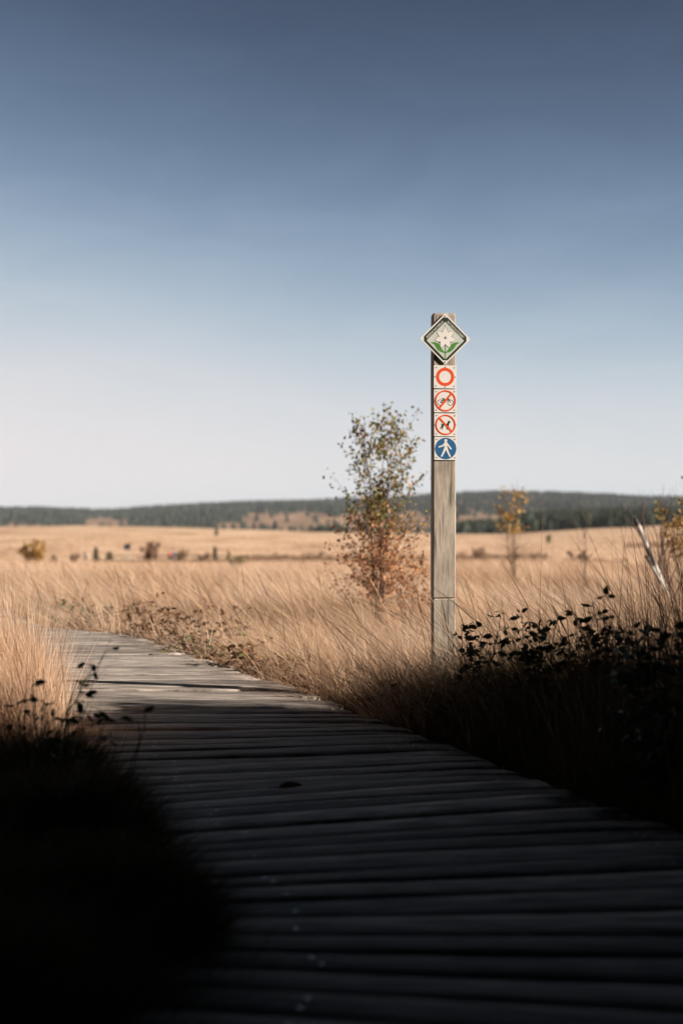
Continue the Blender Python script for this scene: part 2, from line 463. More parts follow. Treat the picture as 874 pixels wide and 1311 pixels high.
M_DECK = wood_mat('weathered_deck', [(0.32, (.07, .058, .050)), (0.42, (.26, .222, .19)), (0.56, (.46, .40, .34)), (0.75, (.55, .49, .42))])
M_POST = wood_mat('weathered_post', [(0.26, (.15, .122, .092)), (0.38, (.29, .245, .192)), (0.58, (.38, .325, .26)), (0.8, (.44, .38, .31))], False, .7)

ANG = [(-6, 0), (2, -14), (2.8, -10), (3.3, -1), (3.8, 8), (4.5, 16), (5.1, 19), (5.7, 14), (6.4, 6), (7.3, 1), (9, 2), (11, 8), (13, 20), (16, 25), (22, 20)]
def line_hit(zc, a, edge, guess):
    c = guess
    for _ in range(12):
        yy = zc + math.tan(a) * (c - xc(zc))
        c = 0.5 * c + 0.5 * float(edge(yy))
    return c, zc + math.tan(a) * (c - xc(zc))
def deck_l(y): return edge_l(y) - .13 * (1 - smooth(5.0, 6.5, y))
def xc(z): return 0.5 * (float(edge_l(z)) + float(edge_r(z)))

PV, PF, PT, PUV = [], [], [], []
pr = random.Random(4)
z = -3.0
nplank = 0
screws = []
while z < 20:
    w = pr.choice([.115, .125, .13, .14, .145, .15, .165])
    gap = pr.choice([.007, .009, .011, .013, .016, .020, .026])
    z0, z1 = z, z + w
    a0 = R(float(interp(z0, ANG)) + pr.uniform(-1, 1)); a1 = R(float(interp(z1, ANG)) + pr.uniform(-1, 1))
    jl, jr = pr.uniform(-.05, .03), pr.uniform(-.03, .05)
    dh = pr.uniform(-.002, .002) if pr.random() < .85 else pr.uniform(-.006, .006); tilt = pr.uniform(-.0022, .0022); tint = pr.random(); uo = pr.uniform(0, 40); vo = pr.uniform(0, 40)
    crown = pr.uniform(-.002, .002)
    nseg = 10
    rows = []
    for (zz, a, sgn) in ((z0, a0, 0), (z1, a1, 1)):
        xl, yl = line_hit(zz, a, deck_l, float(edge_l(zz))); xr, yr = line_hit(zz, a, edge_r, float(edge_r(zz)))
        d = math.hypot(xr - xl, yr - yl)
        xl += jl * math.cos(a); xr += jr * math.cos(a)
        row = []
        ph = pr.uniform(0, 6)
        for s in range(nseg + 1):
            t = s / nseg
            wob = .003 * math.sin(ph + t * 9) + pr.uniform(-.0015, .0015)
            X = xl + (xr - xl) * t; Y = yl + (yr - yl) * t + wob
            Z = dh + tilt * (1 if sgn else -1) * .5 + float(deck_h(Y)) + crown * math.sin(t * 3.14) + .003 * math.sin(ph * 2 + t * 5)
            row.append((X, Y, Z, t * d))
        rows.append(row)
    r0, r1 = rows
    base = len(PV)
    # cross profile: bottom, side, rounded edge, top, rounded edge, side, bottom
    prof = [(0.0, -.042, 0), (0.0, -.003, .004), (.018, 0, .012), (.35, 0, .3), (.65, 0, .65), (.982, 0, .97), (1.0, -.003, .99), (1.0, -.042, 1)]
    for s in range(nseg + 1):
        for (q, dz, vv) in prof:
            e = (.006 if s in (0, nseg) and dz > -.02 else 0)
            X = r0[s][0] + (r1[s][0] - r0[s][0]) * q; Y = r0[s][1] + (r1[s][1] - r0[s][1]) * q
            Z = r0[s][2] + (r1[s][2] - r0[s][2]) * q + dz - e
            PV.append((X, Y, Z)); PT.append(tint); PUV.append((uo + r0[s][3], vo + vv * w))
    K = len(prof)
    for s in range(nseg):
        for q in range(K - 1):
            aa = base + s * K + q
            PF.append((aa, aa + K, aa + K + 1, aa + 1))
        PF.append((base + s * K + K - 1, base + s * K + 2 * K - 1, base + s * K + K, base + s * K))
    for s in (0, nseg):
        q = base + s * K
        for c in ((0, 1, 6, 7), (1, 2, 5, 6), (2, 3, 4, 5)):
            cc = [q + i for i in c]
            PF.append(tuple(cc if s == 0 else cc[::-1]))
    # fixings near both ends
    for t in (.21, .86):
        for q in (.3, .7):
            if pr.random() < .4: continue
            i = int(round(t * nseg))
            X = r0[i][0] + (r1[i][0] - r0[i][0]) * q + pr.uniform(-.02, .02); Y = r0[i][1] + (r1[i][1] - r0[i][1]) * q
            screws.append((X, Y, r0[i][2] + (r1[i][2] - r0[i][2]) * q + .0025))
    nplank += 1
    z = z1 + gap
walk = empty('boardwalk_path'); tag(walk, kind='structure')
obj('deck_planks', quad_mesh('deck_planks', PV, PF, PT, PUV), M_DECK, walk)
sv, sf = [], []
for (X, Y, Z) in screws:
    b0 = len(sv)
    for k in range(8):
        sv.append((X + .0052 * math.cos(k * .785), Y + .0052 * math.sin(k * .785), Z))
    for q in ((0, 1, 2, 3), (0, 3, 4, 7), (4, 5, 6, 7)): sf.append([b0 + i for i in q])
M_SCREW, n_, l_, p_, _o = newmat('screw_steel')
p_.inputs['Base Color'].default_value = (.85, .85, .85, 1); p_.inputs['Metallic'].default_value = .9; p_.inputs['Roughness'].default_value = .4
sm = quad_mesh('screws', sv, sf)
tag(obj('screws', sm, M_SCREW, walk), kind='stuff')
for (nm, f0) in (('stringer_beam', .14), ('stringer_beam', .5), ('stringer_beam', .86)):
    V, F = [], []
    zz = np.arange(-3, 20, .4)
    for y in zz:
        x = edge_l(y) * (1 - f0) + edge_r(y) * f0
        h0 = float(deck_h(y)) - .05
        for (dx, dz) in ((-.045, 0), (.045, 0), (.045, -.16), (-.045, -.16)): V.append((x + dx, y, h0 + dz))
    for i in range(len(zz) - 1):
        for k in range(4):
            F.append((i * 4 + k, i * 4 + (k + 1) % 4, i * 4 + 4 + (k + 1) % 4, i * 4 + 4 + k))
    obj(nm, quad_mesh(nm, V, F), M_SOIL, walk)

# ------------------------------------------------------------------ grass
def blades(bx, by, bz, h, az, lean, w, tint, seg=3, face=None, r=rng):
    N = len(bx)
    if face is None: face = r.uniform(0, 3.1416, N)
    V, T = [], []
    cx_, cy_ = np.cos(face), np.sin(face)
    dx, dy = np.cos(az), np.sin(az)
    for s in range(seg + 1):
        t = s / seg
        off = h * lean * t ** 1.7
        px_ = bx + dx * off; py_ = by + dy * off; pz_ = bz + h * t * (1 - .22 * np.minimum(lean, 1.6) * t)
        ww = w * (1 - t ** 1.6 * .92) * .5
        V.append(np.stack([px_ - cx_ * ww, py_ - cy_ * ww, pz_], 1)); V.append(np.stack([px_ + cx_ * ww, py_ + cy_ * ww, pz_], 1))
        T += [tint, tint]
    F = []
    i = np.arange(N)
    for s in range(seg):
        o_ = 2 * s * N
        F.append(np.stack([o_ + i, o_ + N + i, o_ + 3 * N + i, o_ + 2 * N + i], 1))
    return np.concatenate(V), np.concatenate(F), np.concatenate(T)

def merge(parts):
    vs, fs, ts, off = [], [], [], 0
    for v, f, t in parts:
        vs.append(v); fs.append(f + off); ts.append(t); off += len(v)
    return np.concatenate(vs), np.concatenate(fs), np.concatenate(ts)

def offwalk(x, y, m=0.0):
    return (x < edge_l(y) - m) | (x > edge_r(y) + m) | (y > 21)

def field(n, y0, y1, spread, hmin, hmax, w, tuss, r, power=1.0, seg=3):
    """tussocky dry grass: blades fan out of tussock centres and lean left in the wind"""
    nt = max(1, n // tuss)
    ty = y0 + (y1 - y0) * r.uniform(0, 1, nt) ** power
    tx = r.uniform(-1, 1, nt) * (spread * ty + 1.6)
    th = r.uniform(.55, 1.25, nt) * (1 + .28 * wave(tx, ty, 41, 2.5))
    tc = r.uniform(-.2, .2, nt) + .20 * wave(tx, ty, 43, 2.2) - .25 * (r.uniform(0, 1, nt) < .12)
    tw = r.normal(0, .42, (nt, 2))
    k = np.repeat(np.arange(nt), tuss); N = len(k)
    rad = np.abs(r.normal(0, .13 + .004 * ty[k], N)); an = r.uniform(0, 6.283, N)
    x = tx[k] + rad * np.cos(an); y = ty[k] + rad * np.sin(an)
    ok = offwalk(x, y, .05)
    x, y, k, an, rad = x[ok], y[ok], k[ok], an[ok], rad[ok]; N = len(x)
    h = r.uniform(hmin, hmax, N) * th[k]
    wx, wy = -0.55 + r.normal(0, .25, N) + tw[k, 0], -.05 + r.normal(0, .25, N) + tw[k, 1]
    lx = wx + np.cos(an) * .35; ly = wy + np.sin(an) * .35
    az = np.arctan2(ly, lx); lean = np.clip(np.hypot(lx, ly) * r.uniform(.7, 1.35, N), .1, 1.7)
    tint = np.clip(.55 + tc[k] + r.normal(0, .17, N), 0, 1)
    return blades(x, y, H(x, y) - .02, h, az, lean, w * r.uniform(.5, 1.7, N), tint, seg, None, r)

r_ = np.random.default_rng(21)
parts = [field(95000, 6.7, 17, .33, .30, .58, .0042, 55, r_, 1.0),
         field(115000, 15, 48, .33, .32, .60, .0085, 40, r_, 1.3),
         field(110000, 44, 190, .32, .36, .62, .026, 18, r_, 1.5, 2),
         field(36000, 180, 420, .32, .40, .65, .07, 8, r_, 1.3, 2)]
o = obj('dry_grass', quad_mesh('dry_grass', *merge(parts)), M_GRASS); tag(o, kind='stuff')

# verge: shaded, mixed short grass and heath on both sides of the deck near the camera
def verge(n, xfun, y0, y1, hmin, hmax, r, w=.004):
    y = r.uniform(y0, y1, n); d = np.abs(r.normal(0, .55, n)) + r.uniform(-.04, 1.3, n) * (r.uniform(0, 1, n) < .5)
    x = xfun(y, d)
    h = r.uniform(hmin, hmax, n) * (1 + .35 * wave(x, y, 51, .7)) * (.55 + .45 * smooth(0, .5, d))
    az = r.uniform(0, 6.283, n)
    tint = np.clip(.35 + .2 * wave(x, y, 52, 1.0) + r.normal(0, .22, n), 0, 1)
    return blades(x, y, H(x, y) - .02, h, az, r.uniform(.2, 1.1, n), w * r.uniform(.7, 1.4, n), tint, 3, None, r)
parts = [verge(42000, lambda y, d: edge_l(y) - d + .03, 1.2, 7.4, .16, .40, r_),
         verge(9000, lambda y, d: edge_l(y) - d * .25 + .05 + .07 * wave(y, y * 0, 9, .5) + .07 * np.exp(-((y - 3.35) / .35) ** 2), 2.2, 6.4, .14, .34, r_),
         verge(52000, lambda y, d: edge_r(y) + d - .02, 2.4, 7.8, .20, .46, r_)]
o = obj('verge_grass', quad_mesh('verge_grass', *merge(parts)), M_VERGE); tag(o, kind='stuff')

# bits of dry grass blown onto the planks along the right edge
n = 420
y = r_.uniform(4.2, 11, n); d = np.abs(r_.normal(0, .16, n)); x = edge_r(y) - d - .02; an = r_.uniform(0, 6.283, n)
LV, LF = [], []
L = r_.uniform(.02, .09, n); wd = r_.uniform(.0015, .004, n); zz = deck_h(y) + .012
for q, (du, dv) in enumerate(((-.5, -.5), (.5, -.5), (.5, .5), (-.5, .5))):
    LV.append(np.stack([x + np.cos(an) * L * du - np.sin(an) * wd * dv, y + np.sin(an) * L * du + np.cos(an) * wd * dv, zz + .004 * (du > 0)], 1))
i_ = np.arange(n)
o = obj('grass_litter', quad_mesh('grass_litter', np.concatenate(LV), np.stack([i_, i_ + n, i_ + 2 * n, i_ + 3 * n], 1), np.tile(r_.uniform(.3, 1, n), 4)), M_GRASS); tag(o, kind='stuff')

# taller tawny grass at the left edge, catching the sun, and thin stalks over the right verge
def clump(n, cx, cy, rx, ry, hmin, hmax, leanx, r, w=.0036, seg=4, t0=.55, sd=.17):
    x = cx + rx * r.normal(0, 1, n); y = cy + ry * r.normal(0, 1, n)
    ok = offwalk(x, y, .03); x, y = x[ok], y[ok]; n = len(x)
    lx = leanx + r.normal(0, .22, n); ly = r.normal(0, .22, n)
    return blades(x, y, H(x, y) - .02, r.uniform(hmin, hmax, n), np.arctan2(ly, lx), np.clip(np.hypot(lx, ly), .05, 1.5), w * r.uniform(.7, 1.3, n),
                  np.clip(t0 + r.normal(0, sd, n), 0, 1), seg, None, r)
parts = [clump(3600, -1.62, 6.6, .17, .28, .55, .98, -.34, r_), clump(2600, -1.40, 6.9, .10, .25, .45, .82, -.22, r_), clump(1500, -1.30, 6.25, .09, .18, .35, .62, -.15, r_),
         clump(2600, -2.1, 7.6, .30, .5, .5, .95, -.3, r_), clump(1400, -1.75, 8.3, .12, .3, .35, .65, -.1, r_)]
o = obj('tawny_grass', quad_mesh('tawny_grass', *merge(parts)), M_GRASS); tag(o, kind='stuff')
parts = [clump(420, 1.15, 6.3, .55, .35, .55, .95, -.55, r_, .0036, 5, .4, .2), clump(260, 1.55, 6.4, .3, .3, .55, .85, -.08, r_, .004, 5, .3, .2),
         clump(160, .35, 7.0, .18, .2, .35, .7, -.6, r_, .0032, 5, .4, .2), clump(130, .62, 6.75, .16, .1, .3, .62, -.3, r_, .0032, 5, .4, .2),
         clump(60, -1.55, 5.6, .2, .3, .6, .95, -.2, r_, .0032, 5, .5, .2), clump(50, -1.05, 5.7, .12, .4, .3, .6, .05, r_, .003, 5, .3, .2),
         clump(40, -.95, 4.6, .10, .4, .3, .5, .12, r_, .003, 5, .3, .2), clump(70, -.95, 4.9, .12, .45, .45, .70, .10, r_, .0034, 5, .3, .2), clump(60, -.66, 3.9, .07, .4, .25, .46, .14, r_, .003, 5, .3, .2)]
parts += [clump(420, 1.15, 5.5, .35, .35, .35, .72, -.15, r_, .0042, 5, .45, .25), clump(700, 1.25, 6.2, .55, .35, .40, .80, -.12, r_, .0045, 5, .35, .25), clump(480, 1.70, 6.4, .25, .3, .65, 1.2, -.12, r_, .004, 5, .45, .25)]
# flower stems standing out of the field, each with a narrow seed head
n = 2600
y = 6.8 + 17 * r_.uniform(0, 1, n) ** 1.3; x = r_.uniform(-1, 1, n) * (.30 * y + .6)
ok = offwalk(x, y, .05); x, y = x[ok], y[ok]; n = len(x)
hh = r_.uniform(.45, .85, n); lx = -.5 + r_.normal(0, .25, n); ly = r_.normal(0, .25, n)
v, f, tt = blades(x, y, H(x, y), hh, np.arctan2(ly, lx), np.hypot(lx, ly), np.full(n, .003), np.clip(r_.normal(.75, .25, n), 0, 1), 9, None, r_)
K = len(v) // 20                                    # widen the blade where the seed head sits
for sidx in (6, 7, 8):
    a0 = v[2 * sidx * K:(2 * sidx + 1) * K]; b0_ = v[(2 * sidx + 1) * K:(2 * sidx + 2) * K]
    mid = (a0 + b0_) / 2; wide = (2.2, 4.5, 5.0)[sidx - 6]
    v[2 * sidx * K:(2 * sidx + 1) * K] = mid + (a0 - mid) * wide; v[(2 * sidx + 1) * K:(2 * sidx + 2) * K] = mid + (b0_ - mid) * wide
parts.append((v, f, tt))
o = obj('grass_stalks', quad_mesh('grass_stalks', *merge(parts)), M_STALK); tag(o, kind='stuff')

# ------------------------------------------------------------------ woody plants
class Acc:
    def __init__(s): s.V, s.F, s.T = [], [], []
    def tube(s, pts, r0, r1, sides=5):
        b0 = len(s.V); n = len(pts)
        for i, p in enumerate(pts):
            d = (pts[min(i + 1, n - 1)] - pts[max(i - 1, 0)]).normalized()
            u = d.orthogonal().normalized(); w = d.cross(u)
            rad = r0 + (r1 - r0) * i / max(1, n - 1)
            for k in range(sides):
                a = 6.2832 * k / sides
                s.V.append(tuple(p + (u * math.cos(a) + w * math.sin(a)) * rad))
        for i in range(n - 1):
            for k in range(sides):
                a = b0 + i * sides
                s.F.append((a + k, a + (k + 1) % sides, a + sides + (k + 1) % sides, a + sides + k))
    def mesh(s, name): return quad_mesh(name, s.V, s.F, None, None, True)

def leaf_arrays(P, size, tint, r, droop=.4, width=.36, outward=None):
    """pointed, slightly folded leaves with random hang"""
    N = len(P)
    d = r.normal(size=(N, 3)); d[:, 2] -= droop
    if outward is not None: d += outward
    d /= np.linalg.norm(d, axis=1)[:, None]
    u = np.cross(d, r.normal(size=(N, 3))); u /= np.linalg.norm(u, axis=1)[:, None]
    nn = np.cross(d, u)
    L = size[:, None]
    def pt(a, bb, c): return P + d * L * a + u * L * bb * width / .36 + nn * L * c
    V = [pt(0, 0, 0), pt(.28, .30, .08), pt(.65, .27, .07), pt(1, 0, -.05), pt(.65, -.27, .07), pt(.28, -.30, .08)]
    i = np.arange(N)
    F = np.concatenate([np.stack([i, i + N, i + 2 * N, i + 3 * N], 1), np.stack([i, i + 3 * N, i + 4 * N, i + 5 * N], 1)])
    return np.concatenate(V), F, np.tile(tint, 6)

def bend(p0, p1, sag, n=7, jit=0.0, r=random):
    out = []
    for i in range(n):
        t = i / (n - 1)
        p = p0.lerp(p1, t) + Vector((0, 0, sag * math.sin(t * math.pi)))
        if 0 < i < n - 1: p += Vector((r.uniform(-jit, jit), r.uniform(-jit, jit), r.uniform(-jit, jit)))
        out.append(p)
    return out

def sapling(name, label, cat, base, height, nstem, spread, twigs, leaves, leafsize, tintfun, mat_leaf, group=None, seed=1, t_lo=.25, lean=(0, 0), stem_r=.008,
            tw_len=.3, bark=None, upright=.9, leaf_lo=0.0, part='crown'):
    r = random.Random(seed); nr = np.random.default_rng(seed)
    root = empty(name, base); tag(root, label, cat, group)
    a = Acc(); tips = []
    for s in range(nstem):
        an = 6.283 * s / nstem + r.uniform(-.5, .5)
        k = spread * r.uniform(.25, 1.0) * (0.25 if s == 0 else 1)
        hh = height * (1 if s == 0 else r.uniform(.55, .95))
        p1 = Vector((math.cos(an) * k + lean[0], math.sin(an) * k + lean[1], hh))
        st = bend(Vector((r.uniform(-.02, .02) * height, r.uniform(-.02, .02) * height, -.05)), p1, 0, 9, .012 * height, r)
        a.tube(st, stem_r * height * (1 if s == 0 else .7), stem_r * height * .15)
        for _ in range(max(1, twigs // nstem)):
            t = r.uniform(t_lo, .98); i = t * 8
            p = st[int(i)].lerp(st[min(8, int(i) + 1)], i - int(i))
            ta = r.uniform(0, 6.283); L = tw_len * height * (1.15 - .75 * t) * r.uniform(.5, 1.2)
            q = p + Vector((math.cos(ta) * L, math.sin(ta) * L, L * upright * r.uniform(.5, 1.3)))
            tw = bend(p, q, -.06 * L, 5, .03 * L, r)
            a.tube(tw, stem_r * height * .28, stem_r * height * .10, 4)
            tips.append(tw)
    trunk = obj('trunk', a.mesh('trunk'), bark or M_BARK, root)
    P = []
    for _ in range(leaves):
        tw = r.choice(tips); t = r.uniform(.15, 1) ** .7 * 4; i = min(3, int(t))
        p = tw[i].lerp(tw[i + 1], t - i)
        p = p + Vector((r.gauss(0, .013), r.gauss(0, .013), r.gauss(0, .013))) * height
        if p.z > leaf_lo * height: P.append(p)
    P = np.array([tuple(p) for p in P])
    tint = np.clip(tintfun(P[:, 2] / height, nr, len(P)), 0, 1)
    obj(part, quad_mesh(part, *leaf_arrays(P, leafsize * nr.uniform(.6, 1.25, len(P)), tint, nr)), mat_leaf, root)
    return root

def gpoint(px, z): 
    x = (px - CX) / FPX * z
    return Vector((x, z, float(H(x, z))))

# birch sapling left of the post
b0 = gpoint(481, 14.0)
bt = lambda h, nr, n: np.where(h > .47 + nr.normal(0, .05, n), .84 + nr.normal(0, .16, n) - .25 * (nr.uniform(0, 1, n) < .28), .22 + nr.normal(0, .14, n))
sapling('birch_sapling', 'slender birch sapling left of the signpost, olive leaves on top and rusty orange below', 'tree', b0, 2.32, 11, .40, 230, 3900, .039,
        bt, M_BIRCHLEAF, seed=12, t_lo=.10, tw_len=.22, stem_r=.0045, upright=1.0, leaf_lo=.08)
sapling('shrub', 'low rusty leaved shrub between the birch sapling and the signpost', 'shrub', gpoint(524, 13.4), 1.0, 8, .28, 70, 300, .042,
        lambda h, nr, n: .18 + nr.normal(0, .13, n), M_BIRCHLEAF, seed=33, t_lo=.15, tw_len=.3, stem_r=.006, leaf_lo=.1)
# small yellow birch right of the post
b1 = gpoint(657, 27)
sapling('young_birch', 'small birch with a tuft of yellow leaves on bare lower stems, right of the signpost', 'tree', b1, 2.2, 8, .30, 110, 800, .062,
        lambda h, nr, n: .45 + nr.normal(0, .25, n), M_YELLOWLEAF, seed=5, t_lo=.25, tw_len=.17, stem_r=.005, leaf_lo=.52)
b2 = gpoint(748, 22)
sapling('bare_sapling', 'thin leafless reddish sapling standing alone in the grass before the dark conifers', 'tree', b2, 1.65, 4, .18, 46, 40, .03,
        lambda h, nr, n: .1 + nr.normal(0, .1, n), M_SCRUB, seed=6, t_lo=.2, tw_len=.16, stem_r=.005)
b3 = gpoint(880, 17.5)
sapling('birch_tree', 'yellow leaved birch cut by the right edge of the photo, behind the leaning white trunk', 'tree', b3, 1.75, 7, .5, 130, 900, .055,
        lambda h, nr, n: np.where(h > .8, .9, .45) + nr.normal(0, .2, n), M_YELLOWLEAF, seed=9, t_lo=.2, tw_len=.24, stem_r=.007, leaf_lo=.45)
b4 = gpoint(846, 17.2)
sapling('bare_sapling', 'dark bare sapling with few green tip leaves, behind the leaning white trunk', 'tree', b4, 1.65, 3, .13, 40, 46, .04,
        lambda h, nr, n: .9 + nr.normal(0, .1, n), M_BIRCHLEAF, seed=14, t_lo=.25, tw_len=.2, stem_r=.007, leaf_lo=.7)

# leaning dead birch trunk
def birch_bark():
    m, n, l, p, out = newmat('birch_bark')
    tc = n.new('ShaderNodeTexCoord')
    n1 = n.new('ShaderNodeTexNoise'); n1.inputs['Scale'].default_value = 5.5; n1.inputs['Detail'].default_value = 3
    l.new(tc.outputs['Object'], n1.inputs['Vector'])
    r1 = ramp(n, [(.45, (.035, .028, .025)), (.52, (.50, .47, .42)), (.8, (.64, .60, .55))])
    l.new(n1.outputs['Fac'], r1.inputs['Fac']); l.new(r1.outputs[0], p.inputs['Base Color'])
    p.inputs['Roughness'].default_value = .7
    return m
M_BIRCH = birch_bark()
lb = gpoint(872, 17)
lt = empty('leaning_trunk', lb); tag(lt, 'broken white birch trunk with black patches, leaning left in the grass at the right edge', 'dead tree')
a = Acc()
p0 = Vector((0, 0, -.05)); p1 = at(812, 664, 16.6) - lb
a.tube(bend(p0, p1, 0, 9, .012), .041, .025, 9)
obj('trunk', a.mesh('trunk'), M_BIRCH, lt)
a = Acc()
p2 = at(826, 712, 16.5) - lb
a.tube(bend(p0.lerp(p1, .22), p2, 0, 6, .01), .028, .018, 7)
obj('branch', a.mesh('branch'), M_BIRCH, lt)
a = Acc()
for (f0, px_, py_) in ((.55, 872, 668), (.6, 800, 640), (.75, 790, 655), (.4, 850, 690), (.3, 874, 700), (.85, 826, 640), (.5, 860, 640), (.25, 845, 675), (.35, 866, 655), (.15, 890, 690), (.45, 835, 660)):
    a.tube(bend(p0.lerp(p1, f0), at(px_, py_, 16.8) - lb, .03, 6, .02), .012, .003, 5)
obj('twigs', a.mesh('twigs'), M_BARK, lt)

# ------------------------------------------------------------------ brambles
def bramble(label, base, shoots, leafsize, nleaf, mat, seed, tint=(.4, .2), group=None, name='bramble'):
    """shoots: list of (end point, sag); leaves sit in threes along them"""
    r = random.Random(seed); nr = np.random.default_rng(seed)
    root = empty(name, base); tag(root, label, 'bramble', group)
    a = Acc(); P = []; OUT = []
    for (end, sag) in shoots:
        q = end - base
        st = bend(Vector((r.uniform(-.05, .05), r.uniform(-.05, .05), -.03)), q, sag, 10, .012, r)
        a.tube(st, .0032, .0014, 5)
        for k in range(nleaf):
            t = 1 - (k / max(1, nleaf - 1)) ** 1.2 * .75 if nleaf > 1 else 1
            i = min(8, int(t * 9)); p = st[i].lerp(st[i + 1], t * 9 - i)
            e = p + Vector((r.uniform(-1, 1), r.uniform(-1, 1), r.uniform(-.4, .9))) * leafsize * .8
            a.tube([p, p.lerp(e, .5) + Vector((0, 0, .004)), e], .0012, .0008, 4)
            d = (e - p).normalized(); sd = d.cross(Vector((0, 0, 1)))
            for kk in range(3):
                o3 = d if kk == 0 else (d * .35 + sd * (1 if kk == 1 else -1)).normalized()
                P.append(tuple(e + o3 * .12 * leafsize)); OUT.append(tuple(o3 * 2.6))
    obj('stem', a.mesh('stem'), M_BRSTEM, root)
    P = np.array(P)
    obj('leaves', quad_mesh('leaves', *leaf_arrays(P, leafsize * nr.uniform(.45, 1.3, len(P)), np.clip(tint[0] + nr.normal(0, tint[1], len(P)), 0, 1), nr, .7, .29, np.array(OUT))), mat, root)
    return root

G1 = 'brambles along the boardwalk'
z = 4.75
bramble('dark bramble shoot arching over the left edge of the boardwalk, leaf pair at its tip', gpoint(30, 4.9) , [(at(133, 838, z), .06), (at(118, 858, z), .03)], .040, 4, M_BRLEAF, 3, group=G1)
bramble('leafy dark bramble bunched under the arching shoot at the left grass', gpoint(70, 4.7), [(at(40, 880, 4.7), .05), (at(95, 885, 4.6), .04), (at(118, 905, 4.5), .02), (at(60, 905, 4.6), .03), (at(25, 905, 4.8), .03), (at(85, 920, 4.5), .03), (at(135, 925, 4.4), .02)], .036, 8, M_BRLEAF, 4, group=G1)
bramble('single small bramble sprig poking out over the shaded planks at left', gpoint(150, 4.3), [(at(186, 912, 4.3), .02), (at(178, 925, 4.3), .01)], .034, 1, M_BRLEAF, 8, group=G1)
bramble('tall bramble sprig with large leaves standing highest over the right verge', gpoint(760, 5.2), [(at(772, 768, 5.2), .03), (at(790, 790, 5.2), .03), (at(798, 805, 5.1), .02), (at(828, 795, 5.3), .02)], .048, 5, M_BRLEAF, 15, group=G1)
bramble('wide bramble with dark trifoliate leaves in the middle of the right verge', gpoint(690, 6.2), [(at(668, 790, 6.2), .05), (at(690, 800, 6.2), .05), (at(715, 790, 6.2), .04), (at(735, 812, 6.2), .04), (at(655, 815, 6.2), .04), (at(705, 825, 6.2), .03), (at(680, 835, 6.2), .03)], .040, 22, M_BRLEAF, 16, (.55, .3), group=G1)
bramble('bramble leaves close to the foot of the signpost on its right', gpoint(612, 6.6), [(at(596, 815, 6.6), .03), (at(605, 828, 6.6), .03), (at(632, 822, 6.6), .03), (at(620, 805, 6.7), .03), (at(590, 800, 6.7), .02), (at(640, 790, 6.9), .04)], .044, 10, M_BRLEAF, 17, (.55, .25), group=G1)
bramble('tangled bramble with some reddish leaves behind the tall sprig on the right verge', gpoint(770, 6.3), [(at(735, 790, 6.3), .04), (at(760, 782, 6.3), .05), (at(785, 800, 6.2), .04), (at(750, 820, 6.2), .03), (at(805, 812, 6.3), .03), (at(720, 838, 6.2), .02)], .039, 20, M_BRLEAF, 27, (.6, .35), group=G1)
bramble('black shaded bramble mound at the right edge above the dark verge', gpoint(840, 4.9), [(at(800, 835, 4.9), .04), (at(830, 822, 4.9), .04), (at(860, 812, 4.9), .04), (at(880, 805, 5), .04), (at(815, 850, 4.8), .03), (at(850, 840, 4.8), .03), (at(780, 855, 4.8), .03), (at(870, 850, 4.8), .03)], .043, 20, M_BRLEAF, 18, (.3, .15), group=G1)
bramble('low dark bramble by the boardwalk edge just left of the signpost foot', gpoint(505, 7.6), [(at(480, 880, 7.6), .03), (at(500, 870, 7.6), .03), (at(520, 882, 7.5), .02), (at(495, 890, 7.5), .02)], .045, 6, M_BROWNLEAF, 19, (.3, .2), group=G1)
# brown leafy brambles on the far side of the deck
far = [(150, 800, 'rust brown bramble patch at the far bend of the boardwalk', .40), (205, 795, 'brown and green bramble patch beyond the bend, second from the far end', .38),
       (250, 812, 'brown bramble patch where the lit planks begin to narrow', .40), (118, 790, 'small green tinged bramble at the very end of the visible planks', .32),
       (275, 830, 'green leaved bramble tuft on the sunlit edge of the planks', .24), (335, 850, 'low withered bramble beside the sunlit planks, nearest the shade', .26)]
for i, (px_, py_, lab, hh) in enumerate(far):
    zz = float(np.interp(px_, [118, 150, 205, 250, 275, 335], [13.4, 13.0, 11.9, 10.9, 10.1, 9.2]))
    r = random.Random(60 + i)
    base = gpoint(px_, zz)
    base.x = max(base.x, float(edge_r(zz)) + .2)
    sh = [(base + Vector((r.uniform(-.45, .45), r.uniform(-.2, .3), hh * r.uniform(.5, 1.1))), .05) for _ in range(13)]
    bramble(lab, base, sh, .05, 6, M_BRLEAF if i in (3, 4) else M_BROWNLEAF, 70 + i, (.75, .2) if i in (3, 4) else (.45, .3), group=G1)

n = 5200
y = r_.uniform(6.6, 13.2, n); d = np.abs(r_.normal(0, .22, n)); x = edge_r(y) + d + .02
P = np.stack([x, y, H(x, y) + r_.uniform(.02, .30, n) * (.55 + .45 * wave(x * 2, y, 61, .8)) + .03], 1)
o = obj('edge_scrub', quad_mesh('edge_scrub', *leaf_arrays(P, r_.uniform(.02, .05, n), np.clip(.35 + .3 * wave(x, y, 62, .9) + r_.normal(0, .15, n), 0, 1), r_, .2, .2)), M_BROWNLEAF); tag(o, kind='stuff')

